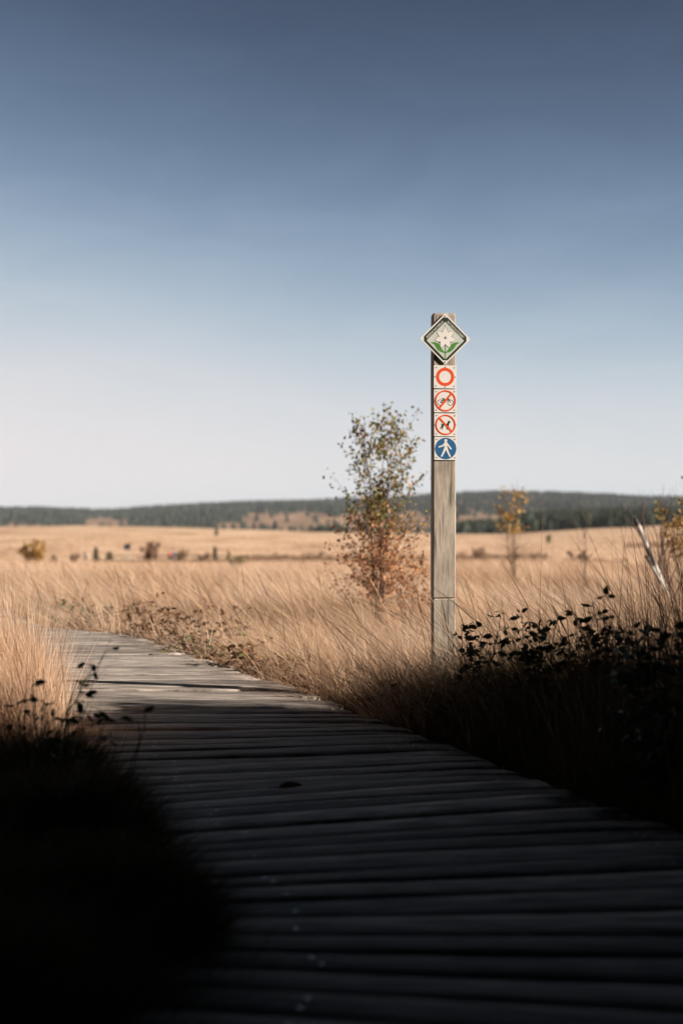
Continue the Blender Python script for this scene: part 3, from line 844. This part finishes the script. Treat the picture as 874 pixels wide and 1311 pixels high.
# tussocks bulging over the left edge of the planks
def tussock(label, cx_, cy_, rad, hgt, n, seed):
    r = np.random.default_rng(seed)
    base = Vector((cx_, cy_, float(H(cx_, cy_)))); root = empty('grass_tussock', base); tag(root, label, 'tussock', 'dark tussocks on the left verge')
    bm = bmesh.new(); bmesh.ops.create_icosphere(bm, subdivisions=3, radius=1)
    for q in bm.verts:
        k = 1 + .16 * float(wave(q.co.x * 2 + seed, q.co.y * 2 + q.co.z, seed, .8))
        q.co = (q.co.x * rad * .86 * k, q.co.y * rad * .86 * k, q.co.z * hgt * .80 * k)
    bm_obj('mound', bm, M_PEAT, root)
    an = r.uniform(0, 6.283, n); t = np.arccos(r.uniform(0, 1, n))         # spread over the dome
    sx, sy, sz = np.sin(t) * np.cos(an), np.sin(t) * np.sin(an), np.cos(t)
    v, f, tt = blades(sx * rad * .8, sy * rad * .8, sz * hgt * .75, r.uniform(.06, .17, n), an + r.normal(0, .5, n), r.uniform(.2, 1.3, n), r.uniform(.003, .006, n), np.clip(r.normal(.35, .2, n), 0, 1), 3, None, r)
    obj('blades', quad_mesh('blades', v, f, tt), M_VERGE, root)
def bm_obj(name, bm, mat, parent=None, bevel=0.0):
    if bevel:
        bmesh.ops.bevel(bm, geom=bm.edges[:], offset=bevel, segments=2, affect='EDGES', profile=.6)
    me = bpy.data.meshes.new(name); bm.to_mesh(me); bm.free()
    return obj(name, me, mat, parent)
M_PEAT = noise_mat('peat', [(.3, (.02, .014, .010)), (.7, (.05, .036, .024))], (9, 9, 9), bump=.6)
tussock('largest dark tussock, bulging over the near left planks', -.57, 3.36, .31, .28, 8500, 1)
tussock('dark tussock behind the largest one on the left verge', -.80, 4.12, .33, .34, 4200, 2)
tussock('dark tussock under the arching bramble shoot at the left edge', -1.02, 4.85, .30, .34, 3600, 3)
tussock('dark low tussock filling the bottom left corner', -.78, 2.75, .38, .22, 4200, 4)

# ------------------------------------------------------------------ bushes and little conifers out on the moor
def tint_c(c, s): return lambda h, nr, n: c + nr.normal(0, s, n)
G2 = 'bushes scattered over the moor'
bush = [  # px, base py, z, height px, width px, material, tint, label
    (45, 728, 120, 36, 44, M_YELLOWLEAF, .25, 'large yellowish willow bush at the left edge of the moor'),
    (192, 725, 150, 33, 28, M_SCRUB, .15, 'round reddish brown bush, darkest and roundest on the far moor'),
    (95, 722, 165, 14, 18, M_SCRUB, .4, 'low brown bush just right of the yellowish willow bush'),
    (140, 722, 168, 16, 12, M_SCRUB, .8, 'small olive bush right of the little dark spruce'),
    (232, 722, 165, 20, 22, M_SCRUB, .6, 'brown bush right of the two walkers'),
    (262, 722, 165, 16, 40, M_SCRUB, .4, 'wide low brown bush among the far shrubs'),
    (303, 745, 60, 24, 30, M_SCRUB, .95, 'pale green bush in the middle of the near moor'),
    (350, 716, 190, 9, 40, M_SCRUB, .3, 'long low heather bush left of the birch sapling'),
    (405, 716, 190, 10, 46, M_SCRUB, .3, 'long low heather bush right behind the birch sapling'),
    (612, 716, 185, 16, 44, M_SCRUB, .35, 'brown heather bush right beside the signpost on the far moor'),
    (745, 722, 120, 18, 40, M_SCRUB, .4, 'brown heather bush behind the bare reddish sapling'),
    (702, 694, 330, 12, 10, M_SCRUB, 1.0, 'tiny olive bush alone on the right slope'),
    (70, 722, 168, 12, 16, M_SCRUB, .5, 'tiny brown bush touching the yellowish willow bush'),
]
for i, (px_, py_, zz, hp, wp, mt, tc, lab) in enumerate(bush):
    base = gpoint(px_, zz)
    h = hp / FPX * zz; w = wp / FPX * zz
    # raise the height by what the ground lies below the photo's base line
    h += max(0.0, float(EYE - (py_ - CY) / FPX * zz - base.z))
    sapling('bush', lab, 'bush', base, h, 9, w * .5, 120, 1000, h * .11, tint_c(tc, .15), mt, G2, 100 + i, t_lo=.12, tw_len=.22, stem_r=.010, upright=.7)

def conifer(label, px_, zz, hp, wp, py_, seed):
    base = gpoint(px_, zz); h = hp / FPX * zz + max(0.0, float(EYE - (py_ - CY) / FPX * zz - base.z)); w = wp / FPX * zz
    root = empty('spruce', base); tag(root, label, 'tree', 'little spruces on the moor')
    a = Acc(); a.tube([Vector((0, 0, -.05)), Vector((0, 0, h * .5)), Vector((0, 0, h * .97))], h * .02, h * .004, 6)
    obj('trunk', a.mesh('trunk'), M_BARK, root)
    r = np.random.default_rng(seed); n = 700
    t = r.uniform(.05, 1, n); an = r.uniform(0, 6.283, n); rad = w * .5 * (1 - t) ** .8 * np.sqrt(r.uniform(.05, 1, n)) * (.8 + .3 * np.sin(t * 40))
    P = np.stack([np.cos(an) * rad, np.sin(an) * rad, t * h], 1)
    v, f, tt = leaf_arrays(P, h * .09 * r.uniform(.6, 1.2, n), r.uniform(0, 1, n), r, .5, .3, np.stack([np.cos(an), np.sin(an), an * 0], 1) * 1.5)
    obj('crown', quad_mesh('crown', v, f, tt), M_NEEDLE, root)
conifer('small dark spruce, the darkest and best pointed tree on the left moor', 123, 160, 22, 12, 723, 1)
conifer('tiny spruce highest up on the far field near its dark edge', 277, 420, 11, 8, 686, 2)
conifer('small spruce below the tiny far one, among the brown shrubs', 275, 175, 16, 8, 716, 3)
conifer('small dull spruce right of the shrubs in the middle distance', 293, 175, 12, 9, 718, 4)

# low heath scrub in long strips
r_ = np.random.default_rng(77)
def strip(n, px0, px1, z0, z1, h):
    px_ = r_.uniform(px0, px1, n); zz = r_.uniform(z0, z1, n); x = (px_ - CX) / FPX * zz
    P = np.stack([x, zz, H(x, zz) + r_.uniform(0, h, n) * (.6 + .4 * wave(px_, zz, 5, 12))], 1)
    return leaf_arrays(P, r_.uniform(.18, .42, n), np.clip(r_.normal(.3, .25, n), 0, 1), r_, -.4, .3)
parts = [strip(4200, 130, 330, 158, 190, .45), strip(5200, 300, 545, 180, 205, .75), strip(3600, 575, 700, 175, 215, .8), strip(1600, 720, 800, 110, 130, .5), strip(1400, 800, 900, 250, 275, .8)]
o = obj('heath_scrub', quad_mesh('heath_scrub', *merge(parts)), M_SCRUB); tag(o, kind='stuff')

# ------------------------------------------------------------------ fence, board and walkers far off
M_FENCE = noise_mat('old_fence_wood', [(0.3, (.08, .06, .045)), (0.7, (.16, .12, .09))], (4, 4, 1))
M_PALE = noise_mat('pale_wood', [(0.3, (.36, .31, .25)), (0.7, (.5, .44, .37))], (4, 4, 1))
def box_bm(bm, c, s):
    m = Matrix.Translation(c) @ Matrix.Diagonal((*s, 1))
    bmesh.ops.create_cube(bm, size=1, matrix=m)
def bm_obj(name, bm, mat, parent=None, bevel=0.0):
    if bevel:
        bmesh.ops.bevel(bm, geom=bm.edges[:], offset=bevel, segments=2, affect='EDGES', profile=.6)
    me = bpy.data.meshes.new(name); bm.to_mesh(me); bm.free()
    return obj(name, me, mat, parent)
fz = 168.0
fb = gpoint(140, fz)
fn = empty('rail_fence', fb); tag(fn, 'low dark rail fence running across the far moor between the little spruce and the bushes', 'fence')
for i in range(10):
    bm = bmesh.new(); gx = i * 1.75
    gz_ = float(H(fb.x + gx, fz)) - fb.z
    box_bm(bm, (gx, 0, gz_ + .55), (.12, .12, 1.3)); bm_obj('post', bm, M_FENCE, fn, .02)
for hgt in (.62, 1.08):
    bm = bmesh.new(); box_bm(bm, (7.9, -.09, hgt + .02), (16.4, .05, .13)); bm_obj('rail', bm, M_FENCE, fn, .01)
ib = gpoint(163, 120.0)
info = empty('information_board', ib); tag(info, 'dark topped information board on pale legs out on the far moor', 'board')
bm = bmesh.new(); box_bm(bm, (0, 0, 1.72), (.55, .08, .50)); bm_obj('panel', bm, noise_mat('board_dark', [(.3, (.03, .035, .04)), (.7, (.06, .065, .07))], (4, 4, 4)), info, .01)
for dx in (-.26, .0, .30):
    bm = bmesh.new(); box_bm(bm, (dx, .09, .75), (.06, .06, 1.6)); bm_obj('leg', bm, M_PALE, info, .01)

def plain(name, c, rough=.7, metal=0.0):
    return noise_mat(name, [(.35, tuple(v * .85 for v in c)), (.65, c)], (30, 30, 30), 3, rough)
M_SKIN = plain('skin', (.45, .28, .20)); M_TROUSER = plain('dark_trousers', (.04, .045, .06))
def skin_mesh(pts, edges, radii, root, lv=1):
    me = bpy.data.meshes.new('skin_tmp'); me.from_pydata(pts, edges, [])
    ob = bpy.data.objects.new('skin_tmp', me); COL.objects.link(ob)
    md = ob.modifiers.new('skin', 'SKIN')
    for i, (v, rr) in enumerate(zip(me.skin_vertices[0].data, radii)):
        v.radius = (rr, rr); v.use_root = (i == root)
    sb = ob.modifiers.new('sub', 'SUBSURF'); sb.levels = sb.render_levels = lv
    dg = bpy.context.evaluated_depsgraph_get()
    res = bpy.data.meshes.new_from_object(ob.evaluated_get(dg))
    bpy.data.objects.remove(ob)
    res.materials.clear()
    return res
def walker(label, base, rz, jacket, trousers, step=.22, scale=1.0):
    root = empty('person', base, rz); root.scale = (scale,) * 3; tag(root, label, 'person')
    pts = [(0, 0, .95), (0, 0, 1.15), (0, 0, 1.42), (0, 0, 1.52), (0, -.01, 1.60), (0, -.02, 1.72),
           (.19, 0, 1.40), (.25, .08, 1.13), (.24, -.02, .90), (-.19, 0, 1.40), (-.25, -.08, 1.13), (-.24, -.10, .90),
           (.10, 0, .90), (.11, -step * .6, .50), (.11, -step * .6, .08), (.11, -step * .6 - .17, .04),
           (-.10, 0, .90), (-.11, step * .2, .50), (-.11, step, .10), (-.11, step - .15, .04)]
    edges = [(0, 1), (1, 2), (2, 3), (3, 4), (4, 5), (2, 6), (6, 7), (7, 8), (2, 9), (9, 10), (10, 11), (0, 12), (12, 13), (13, 14), (14, 15), (0, 16), (16, 17), (17, 18), (18, 19)]
    rad = [.15, .15, .16, .06, .09, .085, .065, .05, .035, .065, .05, .035, .095, .065, .045, .04, .095, .065, .045, .04]
    obj('body', skin_mesh(pts, edges, rad, 0), M_SKIN, root)
    jp = [(0, 0, .88), (0, 0, 1.15), (0, 0, 1.44), (.19, 0, 1.41), (.25, .08, 1.13), (.245, .0, .95), (-.19, 0, 1.41), (-.25, -.08, 1.13), (-.245, -.08, .95)]
    obj('jacket', skin_mesh(jp, [(0, 1), (1, 2), (2, 3), (3, 4), (4, 5), (2, 6), (6, 7), (7, 8)], [.18, .18, .17, .085, .07, .055, .085, .07, .055], 0), jacket, root)
    tp = [(0, 0, .95), (.10, 0, .88), (.11, -step * .6, .50), (.11, -step * .6, .10), (-.10, 0, .88), (-.11, step * .2, .50), (-.11, step, .13)]
    obj('trousers', skin_mesh(tp, [(0, 1), (1, 2), (2, 3), (0, 4), (4, 5), (5, 6)], [.165, .11, .08, .065, .11, .08, .065], 0), trousers, root)
    hm = bpy.data.meshes.new('hair'); bm = bmesh.new()
    bmesh.ops.create_uvsphere(bm, u_segments=12, v_segments=8, radius=.105, matrix=Matrix.Translation((0, .02, 1.72)))
    bmesh.ops.delete(bm, geom=[v for v in bm.verts if v.co.z < 1.66 or v.co.y < -.06], context='VERTS')
    bm.to_mesh(hm); bm.free(); obj('hair', hm, M_TROUSER, root)
    return root
walker('far walker in a red jacket on the moor, beside one in blue', gpoint(217, 166) + Vector((0, 0, .0)), 1.2, plain('red_jacket', (.42, .06, .03)), M_TROUSER)
walker('far walker in a dark blue jacket on the moor, beside one in red', gpoint(222.5, 166.5), 1.2, plain('blue_jacket', (.05, .08, .17)), M_TROUSER)
walker('far walker in a pale jacket left of the little dark spruce', gpoint(110, 167), -1.0, plain('pale_jacket', (.45, .42, .42)), plain('grey_trousers', (.12, .12, .14)))

# ------------------------------------------------------------------ fallen leaf on the planks
lp = at(372, 1010.5, 5.1)
fl = empty('fallen_leaf', (lp.x, 5.08, .010), .4); tag(fl, 'single dark curled leaf lying on the shaded planks', 'leaf')
V, F = [], []
for i in range(9):
    t = i / 8
    wv = .026 * math.sin(math.pi * min(1, t * 1.02)) ** .8 + .0005
    for j in range(5):
        s = (j - 2) / 2
        V.append(((t - .5) * .10, s * wv, .004 + .018 * s * s * math.sin(math.pi * t) + .022 * (t - .4) ** 2))
for i in range(8):
    for j in range(4):
        q = i * 5 + j; F.append((q, q + 5, q + 6, q + 1))
me = quad_mesh('blade', V, F, np.full(len(V), .2), None, True)
obj('blade', me, M_BROWNLEAF, fl)
a = Acc(); a.tube([Vector((-.05, 0, .008)), Vector((-.065, .004, .012)), Vector((-.08, .012, .006))], .0016, .001, 5)
obj('stalk', a.mesh('stalk'), M_BRSTEM, fl)

# ------------------------------------------------------------------ the signpost
PZ = 7.65
UN = 1 / (FPX / PZ)                                   # metres per photo pixel at the post
base = Vector((130.0 / FPX * PZ, PZ, 0.0))
post = empty('signpost', base, R(6))
tag(post, 'weathered square timber signpost with a diamond flower sign over four small square signs', 'signpost')
W, D = .1225, .080
TOP = EYE + (CY - 402) * UN
bm = bmesh.new()
levels = [-.45, .0, .25, .53, .5355, .5380, .5435, .9, 1.3, 1.7, TOP - .012, TOP]
rows = []
pr = random.Random(9)
for i, zz in enumerate(levels):
    ins = .007 if zz in (.5355, .5380) else (.006 if zz == TOP else 0)
    c = .005
    hw, hd = W / 2 - ins, D / 2 - ins
    j = lambda: pr.uniform(-.0012, .0012)
    ring = [bm.verts.new((x + j(), y + j(), zz)) for (x, y) in ((-hw + c, -hd), (hw - c, -hd), (hw, -hd + c), (hw, hd - c), (hw - c, hd), (-hw + c, hd), (-hw, hd - c), (-hw, -hd + c))]
    rows.append(ring)
for r0, r1 in zip(rows, rows[1:]):
    for k in range(8):
        bm.faces.new((r0[k], r0[(k + 1) % 8], r1[(k + 1) % 8], r1[k]))
bm.faces.new(rows[-1])
bm_obj('post', bm, M_POST, post)

FRONT = -D / 2 - .003
def sheet(name, pts, depth, mat, parent, thick=.0006, hole=None):
    """flat outline in the sign plane (x, z metres relative to parent) standing DEPTH proud of it; hole = inner outline of equal length"""
    bm = bmesh.new()
    y0, y1 = -depth, -depth - thick
    if hole is None:
        f = bm.faces.new([bm.verts.new((x, y1, z)) for x, z in pts])
        f.normal_update()
        if f.normal.y > 0: f.normal_flip()
        ext = bmesh.ops.extrude_face_region(bm, geom=[f])
        for v in ext['geom']:
            if isinstance(v, bmesh.types.BMVert): v.co.y = y0
        bmesh.ops.triangulate(bm, faces=[q for q in bm.faces if len(q.verts) > 4])
    else:
        n = len(pts)
        of = [bm.verts.new((x, y1, z)) for x, z in pts]; inf = [bm.verts.new((x, y1, z)) for x, z in hole]
        ob = [bm.verts.new((x, y0, z)) for x, z in pts]; ib_ = [bm.verts.new((x, y0, z)) for x, z in hole]
        for k in range(n):
            m = (k + 1) % n
            bm.faces.new((of[k], of[m], inf[m], inf[k])); bm.faces.new((ob[m], of[m], of[k], ob[k])) ; bm.faces.new((inf[k], inf[m], ib_[m], ib_[k]))
    bmesh.ops.recalc_face_normals(bm, faces=bm.faces[:])
    return bm_obj(name, bm, mat, parent)
def circ(r, cx_=0, cz_=0, n=40): return [(cx_ + r * math.cos(6.28319 * k / n), cz_ + r * math.sin(6.28319 * k / n)) for k in range(n)]
def bar(p, q, w):
    d = Vector((q[0] - p[0], q[1] - p[1])).normalized(); nx, nz = -d.y * w / 2, d.x * w / 2
    return [(p[0] + nx, p[1] + nz), (p[0] - nx, p[1] - nz), (q[0] - nx, q[1] - nz), (q[0] + nx, q[1] + nz)]
def capsule(p, q, w0, w1, n=6):
    d = Vector((q[0] - p[0], q[1] - p[1])); a = math.atan2(d.y, d.x)
    out = [(p[0] + w0 * math.cos(a + math.pi / 2 + math.pi * k / n), p[1] + w0 * math.sin(a + math.pi / 2 + math.pi * k / n)) for k in range(n + 1)]
    out += [(q[0] + w1 * math.cos(a - math.pi / 2 + math.pi * k / n), q[1] + w1 * math.sin(a - math.pi / 2 + math.pi * k / n)) for k in range(n + 1)]
    return out

M_WHITE = noise_mat('sign_white', [(0.28, (.46, .42, .36)), (0.42, (.66, .62, .57)), (0.8, (.74, .71, .66))], (26, 26, 14), 6, .45)
M_RED = plain('sign_red', (.72, .085, .018), .45)
M_BLUE = plain('sign_blue', (.022, .115, .25), .45)
M_BLACK = plain('sign_black', (.012, .022, .014), .5)
M_DGREEN = plain('sign_dark_green', (.022, .030, .018), .5)
M_GREEN = plain('sign_green', (.07, .23, .04), .5)
M_PALEGRN = plain('sign_pale_green', (.52, .545, .475), .5)
M_GREYLN = plain('sign_grey_line', (.22, .22, .18), .5)
M_BOLT = plain('sign_screw', (.05, .05, .05), .4)

def sign_root(name, cz, tilt=0.0, dx=0.0, mat_plate=None, outline=None, thick=.004, stand=0.0):
    o = bpy.data.objects.new(name, None); COL.objects.link(o); o.parent = post
    o.location = (dx, FRONT - stand, cz - 0.0); o.rotation_euler = (0, tilt, 0)
    return o
def screws_on(par, pts, depth):
    for (x, z) in pts:
        sheet('screw', circ(.0027, x, z, 10), depth, M_BOLT, par, .0015)

PX = lambda n: n * UN
S0 = PX(14.6)                                          # half side of the square plates
def plate(name, py, tilt, dx):
    r = sign_root(name, EYE + (CY - py) * UN, tilt, dx)
    c = .002
    pts = [(-S0, -S0 + c), (-S0 + c, -S0), (S0 - c, -S0), (S0, -S0 + c), (S0, S0 - c), (S0 - c, S0), (-S0 + c, S0), (-S0, S0 - c)]
    sheet('plate', pts, 0, M_WHITE, r, .003)
    q = S0 * .80
    screws_on(r, [(-q, -q), (q, -q), (-q, q), (q, q), (-S0 * .90, 0), (S0 * .90, 0)], .003)
    return r
p1 = plate('no_entry_sign', 483.5, R(.6), PX(.6)); p1['label'] = 'white plate with an empty red ring'
sheet('ring', circ(S0 * .80), .0032, M_RED, p1, .0004, circ(S0 * .53))
screws_on(p1, [(0, S0 * .86), (0, -S0 * .88)], .0032)

p2 = plate('no_cycling_sign', 514, R(-.4), PX(.9)); p2['label'] = 'white plate with a bicycle struck out in red'
bk = sign_root('bicycle_symbol', 0); bk.parent = p2; bk.location = (0, 0, 0)
# all strokes of the bicycle in one mesh
def multi(name, outlines, depth, mat, parent, step=.00006):
    bm = bmesh.new()
    for i, (pts, hole) in enumerate(outlines):
        y1 = -depth - step * (i + 1)
        of = [bm.verts.new((x, y1, z)) for x, z in pts]
        if hole is None:
            f = bm.faces.new(of); f.normal_update()
            if f.normal.y > 0: f.normal_flip()
            if len(pts) > 4: bmesh.ops.triangulate(bm, faces=[f])
        else:
            inf = [bm.verts.new((x, y1, z)) for x, z in hole]; n = len(pts)
            for k in range(n):
                m = (k + 1) % n
                f = bm.faces.new((of[k], of[m], inf[m], inf[k])); f.normal_update()
                if f.normal.y > 0: f.normal_flip()
    return bm_obj(name, bm, mat, parent)
bpy.data.objects.remove(bk)
u = S0 / 14.6
wl_, wr_ = (-6.6 * u, -2.2 * u), (6.4 * u, -2.2 * u)
bb_, st_, hd_ = (-1.2 * u, -2.2 * u), (-2.6 * u, 2.6 * u), (4.2 * u, 2.9 * u)
sw = .95 * u
outl = [(circ(3.9 * u, *wl_, 28), circ(3.15 * u, *wl_, 28)), (circ(3.9 * u, *wr_, 28), circ(3.15 * u, *wr_, 28))]
for p, q in ((wl_, bb_), (bb_, st_), (wl_, (-2.3 * u, 1.6 * u)), ((-2.3 * u, 1.6 * u), (3.8 * u, 1.8 * u)), (bb_, (3.8 * u, 1.8 * u)), (hd_, wr_), (hd_, (2.4 * u, 3.9 * u)), ((-4.4 * u, 2.9 * u), (-1.3 * u, 2.9 * u))):
    outl.append((bar(p, q, sw), None))
outl.append((circ(1.1 * u, *bb_, 14), None))
multi('bicycle_symbol', outl, .0032, M_BLACK, p2)
sheet('ring', circ(S0 * .93), .0042, M_RED, p2, .0003, circ(S0 * .80))
sheet('slash', bar((-S0 * .56, -S0 * .66), (S0 * .56, S0 * .66), S0 * .16), .0039, M_RED, p2, .0003)

p3 = plate('no_dogs_sign', 544.5, R(.3), PX(1.1)); p3['label'] = 'white plate with a dog struck out in red'
dog = [(-5.4, -1.2), (-5.9, 1.6), (-5.2, 1.5), (-4.4, 0.6), (-2.8, 1.3), (1.4, 1.5), (3.0, 2.9), (3.4, 5.4), (4.3, 5.9), (5.0, 4.9), (7.2, 4.2), (7.3, 3.3), (5.6, 3.0), (5.0, 1.4),
       (4.3, -0.6), (4.6, -2.6), (6.2, -4.4), (5.6, -5.0), (3.5, -3.0), (2.9, -1.6), (2.5, -3.2), (2.3, -5.6), (3.2, -6.2), (1.4, -6.3), (1.3, -3.2), (0.6, -0.9), (-2.2, -0.8), (-3.0, -2.2), (-2.9, -3.6), (-4.1, -5.6), (-3.2, -6.2), (-5.1, -6.2),
       (-4.4, -3.6), (-5.0, -3.4), (-6.4, -5.4), (-5.6, -6.0), (-7.5, -5.8), (-6.2, -2.8)]
sheet('dog_symbol', [(x * u * .95, z * u * .95) for x, z in dog], .0031, M_BLACK, p3, .0003)
sheet('ring', circ(S0 * .89), .0042, M_RED, p3, .0003, circ(S0 * .77))
sheet('slash', bar((-S0 * .57, S0 * .61), (S0 * .57, -S0 * .61), S0 * .16), .0039, M_RED, p3, .0003)

p4 = plate('walkers_only_sign', 574.7, R(.2), PX(1.3)); p4['label'] = 'white plate with a white walker on a blue disc'
sheet('disc', circ(S0 * .94), .0031, M_BLUE, p4, .0003)
wk = [(circ(1.9 * u, .1 * u, 10.2 * u, 18), None), (capsule((.1 * u, 6.6 * u), (.1 * u, 1.0 * u), 2.1 * u, 1.7 * u), None),
      (capsule((-.6 * u, 6.6 * u), (-4.0 * u, 3.4 * u), 1.25 * u, 1.0 * u), None), (capsule((-4.0 * u, 3.4 * u), (-8.6 * u, 2.0 * u), 1.0 * u, .9 * u), None),
      (capsule((1.0 * u, 6.6 * u), (4.0 * u, 3.2 * u), 1.25 * u, 1.0 * u), None), (capsule((4.0 * u, 3.2 * u), (6.8 * u, -.4 * u), 1.0 * u, .9 * u), None),
      (capsule((-.5 * u, .6 * u), (-2.6 * u, -4.6 * u), 1.5 * u, 1.15 * u), None), (capsule((-2.6 * u, -4.6 * u), (-5.2 * u, -9.6 * u), 1.15 * u, 1.0 * u), None),
      (capsule((.8 * u, .6 * u), (2.9 * u, -4.6 * u), 1.5 * u, 1.15 * u), None), (capsule((2.9 * u, -4.6 * u), (5.6 * u, -10.0 * u), 1.15 * u, 1.0 * u), None)]
multi('walker_symbol', wk, .0036, M_WHITE, p4)

# diamond sign
dm = sign_root('reserve_sign', EYE + (CY - 435.3) * UN, 0, PX(.5)); dm['label'] = 'diamond sign with a white seven petalled flower'
dm.location.y -= .004
HD = PX(32.6)
def rot45(pts, k=1.0): return pts
v = HD / 32.6
c = .8
dia = [(0, -32.6 + 0), (32.6, 0), (0, 32.6), (-32.6, 0)]
dia = [(-c, -32.6 + c), (c, -32.6 + c), (32.6 - c, -c), (32.6 - c, c), (c, 32.6 - c), (-c, 32.6 - c), (-32.6 + c, c), (-32.6 + c, -c)]
P_ = lambda L: [(x * v, z * v) for x, z in L]
sheet('plate', P_(dia), 0, M_WHITE, dm, .004)
def octa(h, cut): return [(-cut, -h + cut), (cut, -h + cut), (h - cut, -cut), (h - cut, cut), (cut, h - cut), (-cut, h - cut), (-h + cut, cut), (-h + cut, -cut)]
sheet('border', P_(octa(30.2, 2.9)), .0041, M_DGREEN, dm, .0003)
inner = [(0, -26.2), (24.0, -2.3), (23.2, -1.2), (0, 21.6), (-23.2, -1.2), (-24.0, -2.3)]
sheet('field', P_(inner), .0046, M_PALEGRN, dm, .0003)
# lettering strips along both upper edges
def lettering(text, ang, cx_, cz_, length, hgt):
    cu = bpy.data.curves.new('lettering', 'FONT'); cu.body = text; cu.size = 1.0; cu.align_x = 'CENTER'; cu.align_y = 'CENTER'
    tmp = bpy.data.objects.new('tmp', cu); COL.objects.link(tmp)
    dg = bpy.context.evaluated_depsgraph_get(); dg.update()
    me = bpy.data.meshes.new_from_object(tmp.evaluated_get(dg)); bpy.data.objects.remove(tmp)
    co = np.array([q.co[:] for q in me.vertices]); mn, mx = co.min(0), co.max(0)
    ctr = (mn + mx) / 2
    sx, sz = length / (mx[0] - mn[0]), hgt / (mx[1] - mn[1])
    ca, sa = math.cos(ang), math.sin(ang)
    for q in me.vertices:
        x, z = (q.co.x - ctr[0]) * sx, (q.co.y - ctr[1]) * sz
        q.co = ((cx_ + x * ca - z * sa) * v, -.0047, (cz_ + x * sa + z * ca) * v)
    me.materials.clear()
    return obj('lettering', me, M_WHITE, dm)
lettering('RESERVE NATURELLE', R(45), -13.3, 11.9, 29.5, 2.9)
lettering('NATURSCHUTZGEBIET', R(-45), 13.3, 11.9, 29.5, 2.9)
# leaves and stem
leafR = [(0, -18.5), (2.4, -17.6), (6.0, -16.6), (9.5, -14.2), (12.0, -11.0), (14.2, -7.4), (18.8, -4.6), (13.6, -4.2), (9.4, -5.6), (6.6, -8.2), (4.8, -11.8), (2.6, -15.2), (0, -17.0)]
leaf_all = leafR + [(-x, z) for x, z in leafR[-2:0:-1]]
sheet('flower_leaves', P_(leaf_all), .0051, M_GREEN, dm, .0002)
sheet('flower_stem', P_([(-.5, -26.0), (.5, -26.0), (.5, -8), (-.5, -8)]), .00535, M_GREEN, dm, .0002)
def petal(ang, L, wd, r0=1.4):
    pts = []
    for k in range(13):
        t = k / 12
        pts.append((r0 + L * t, wd * math.sin(math.pi * t ** .85) ** .8))
    pts += [(x, -w) for x, w in pts[-2:0:-1]]
    ca, sa = math.cos(ang), math.sin(ang)
    return [(x * ca - z * sa, 1.2 + x * sa + z * ca) for x, z in pts]
ol, wh = [], []
for k in range(7):
    a_k = R(90 + k * 360 / 7)
    ol.append((P_(petal(a_k, 13.0, 3.9, .8)), None)); wh.append((P_(petal(a_k, 11.9, 3.2)), None))
multi('petal_outline', ol, .0055, M_GREYLN, dm, .00004)
multi('petals', wh, .0060, M_WHITE, dm, .00004)
sheet('flower_centre', P_(circ(1.0, 0, 1.2, 14)), .0066, M_GREYLN, dm, .0002)
screws_on(dm, P_([(0, 29.0), (0, -29.2), (0, 17.0), (-7.2, -4.6), (7.2, -4.6)]), .0055)
for o in list(post.children_recursive):
    pass
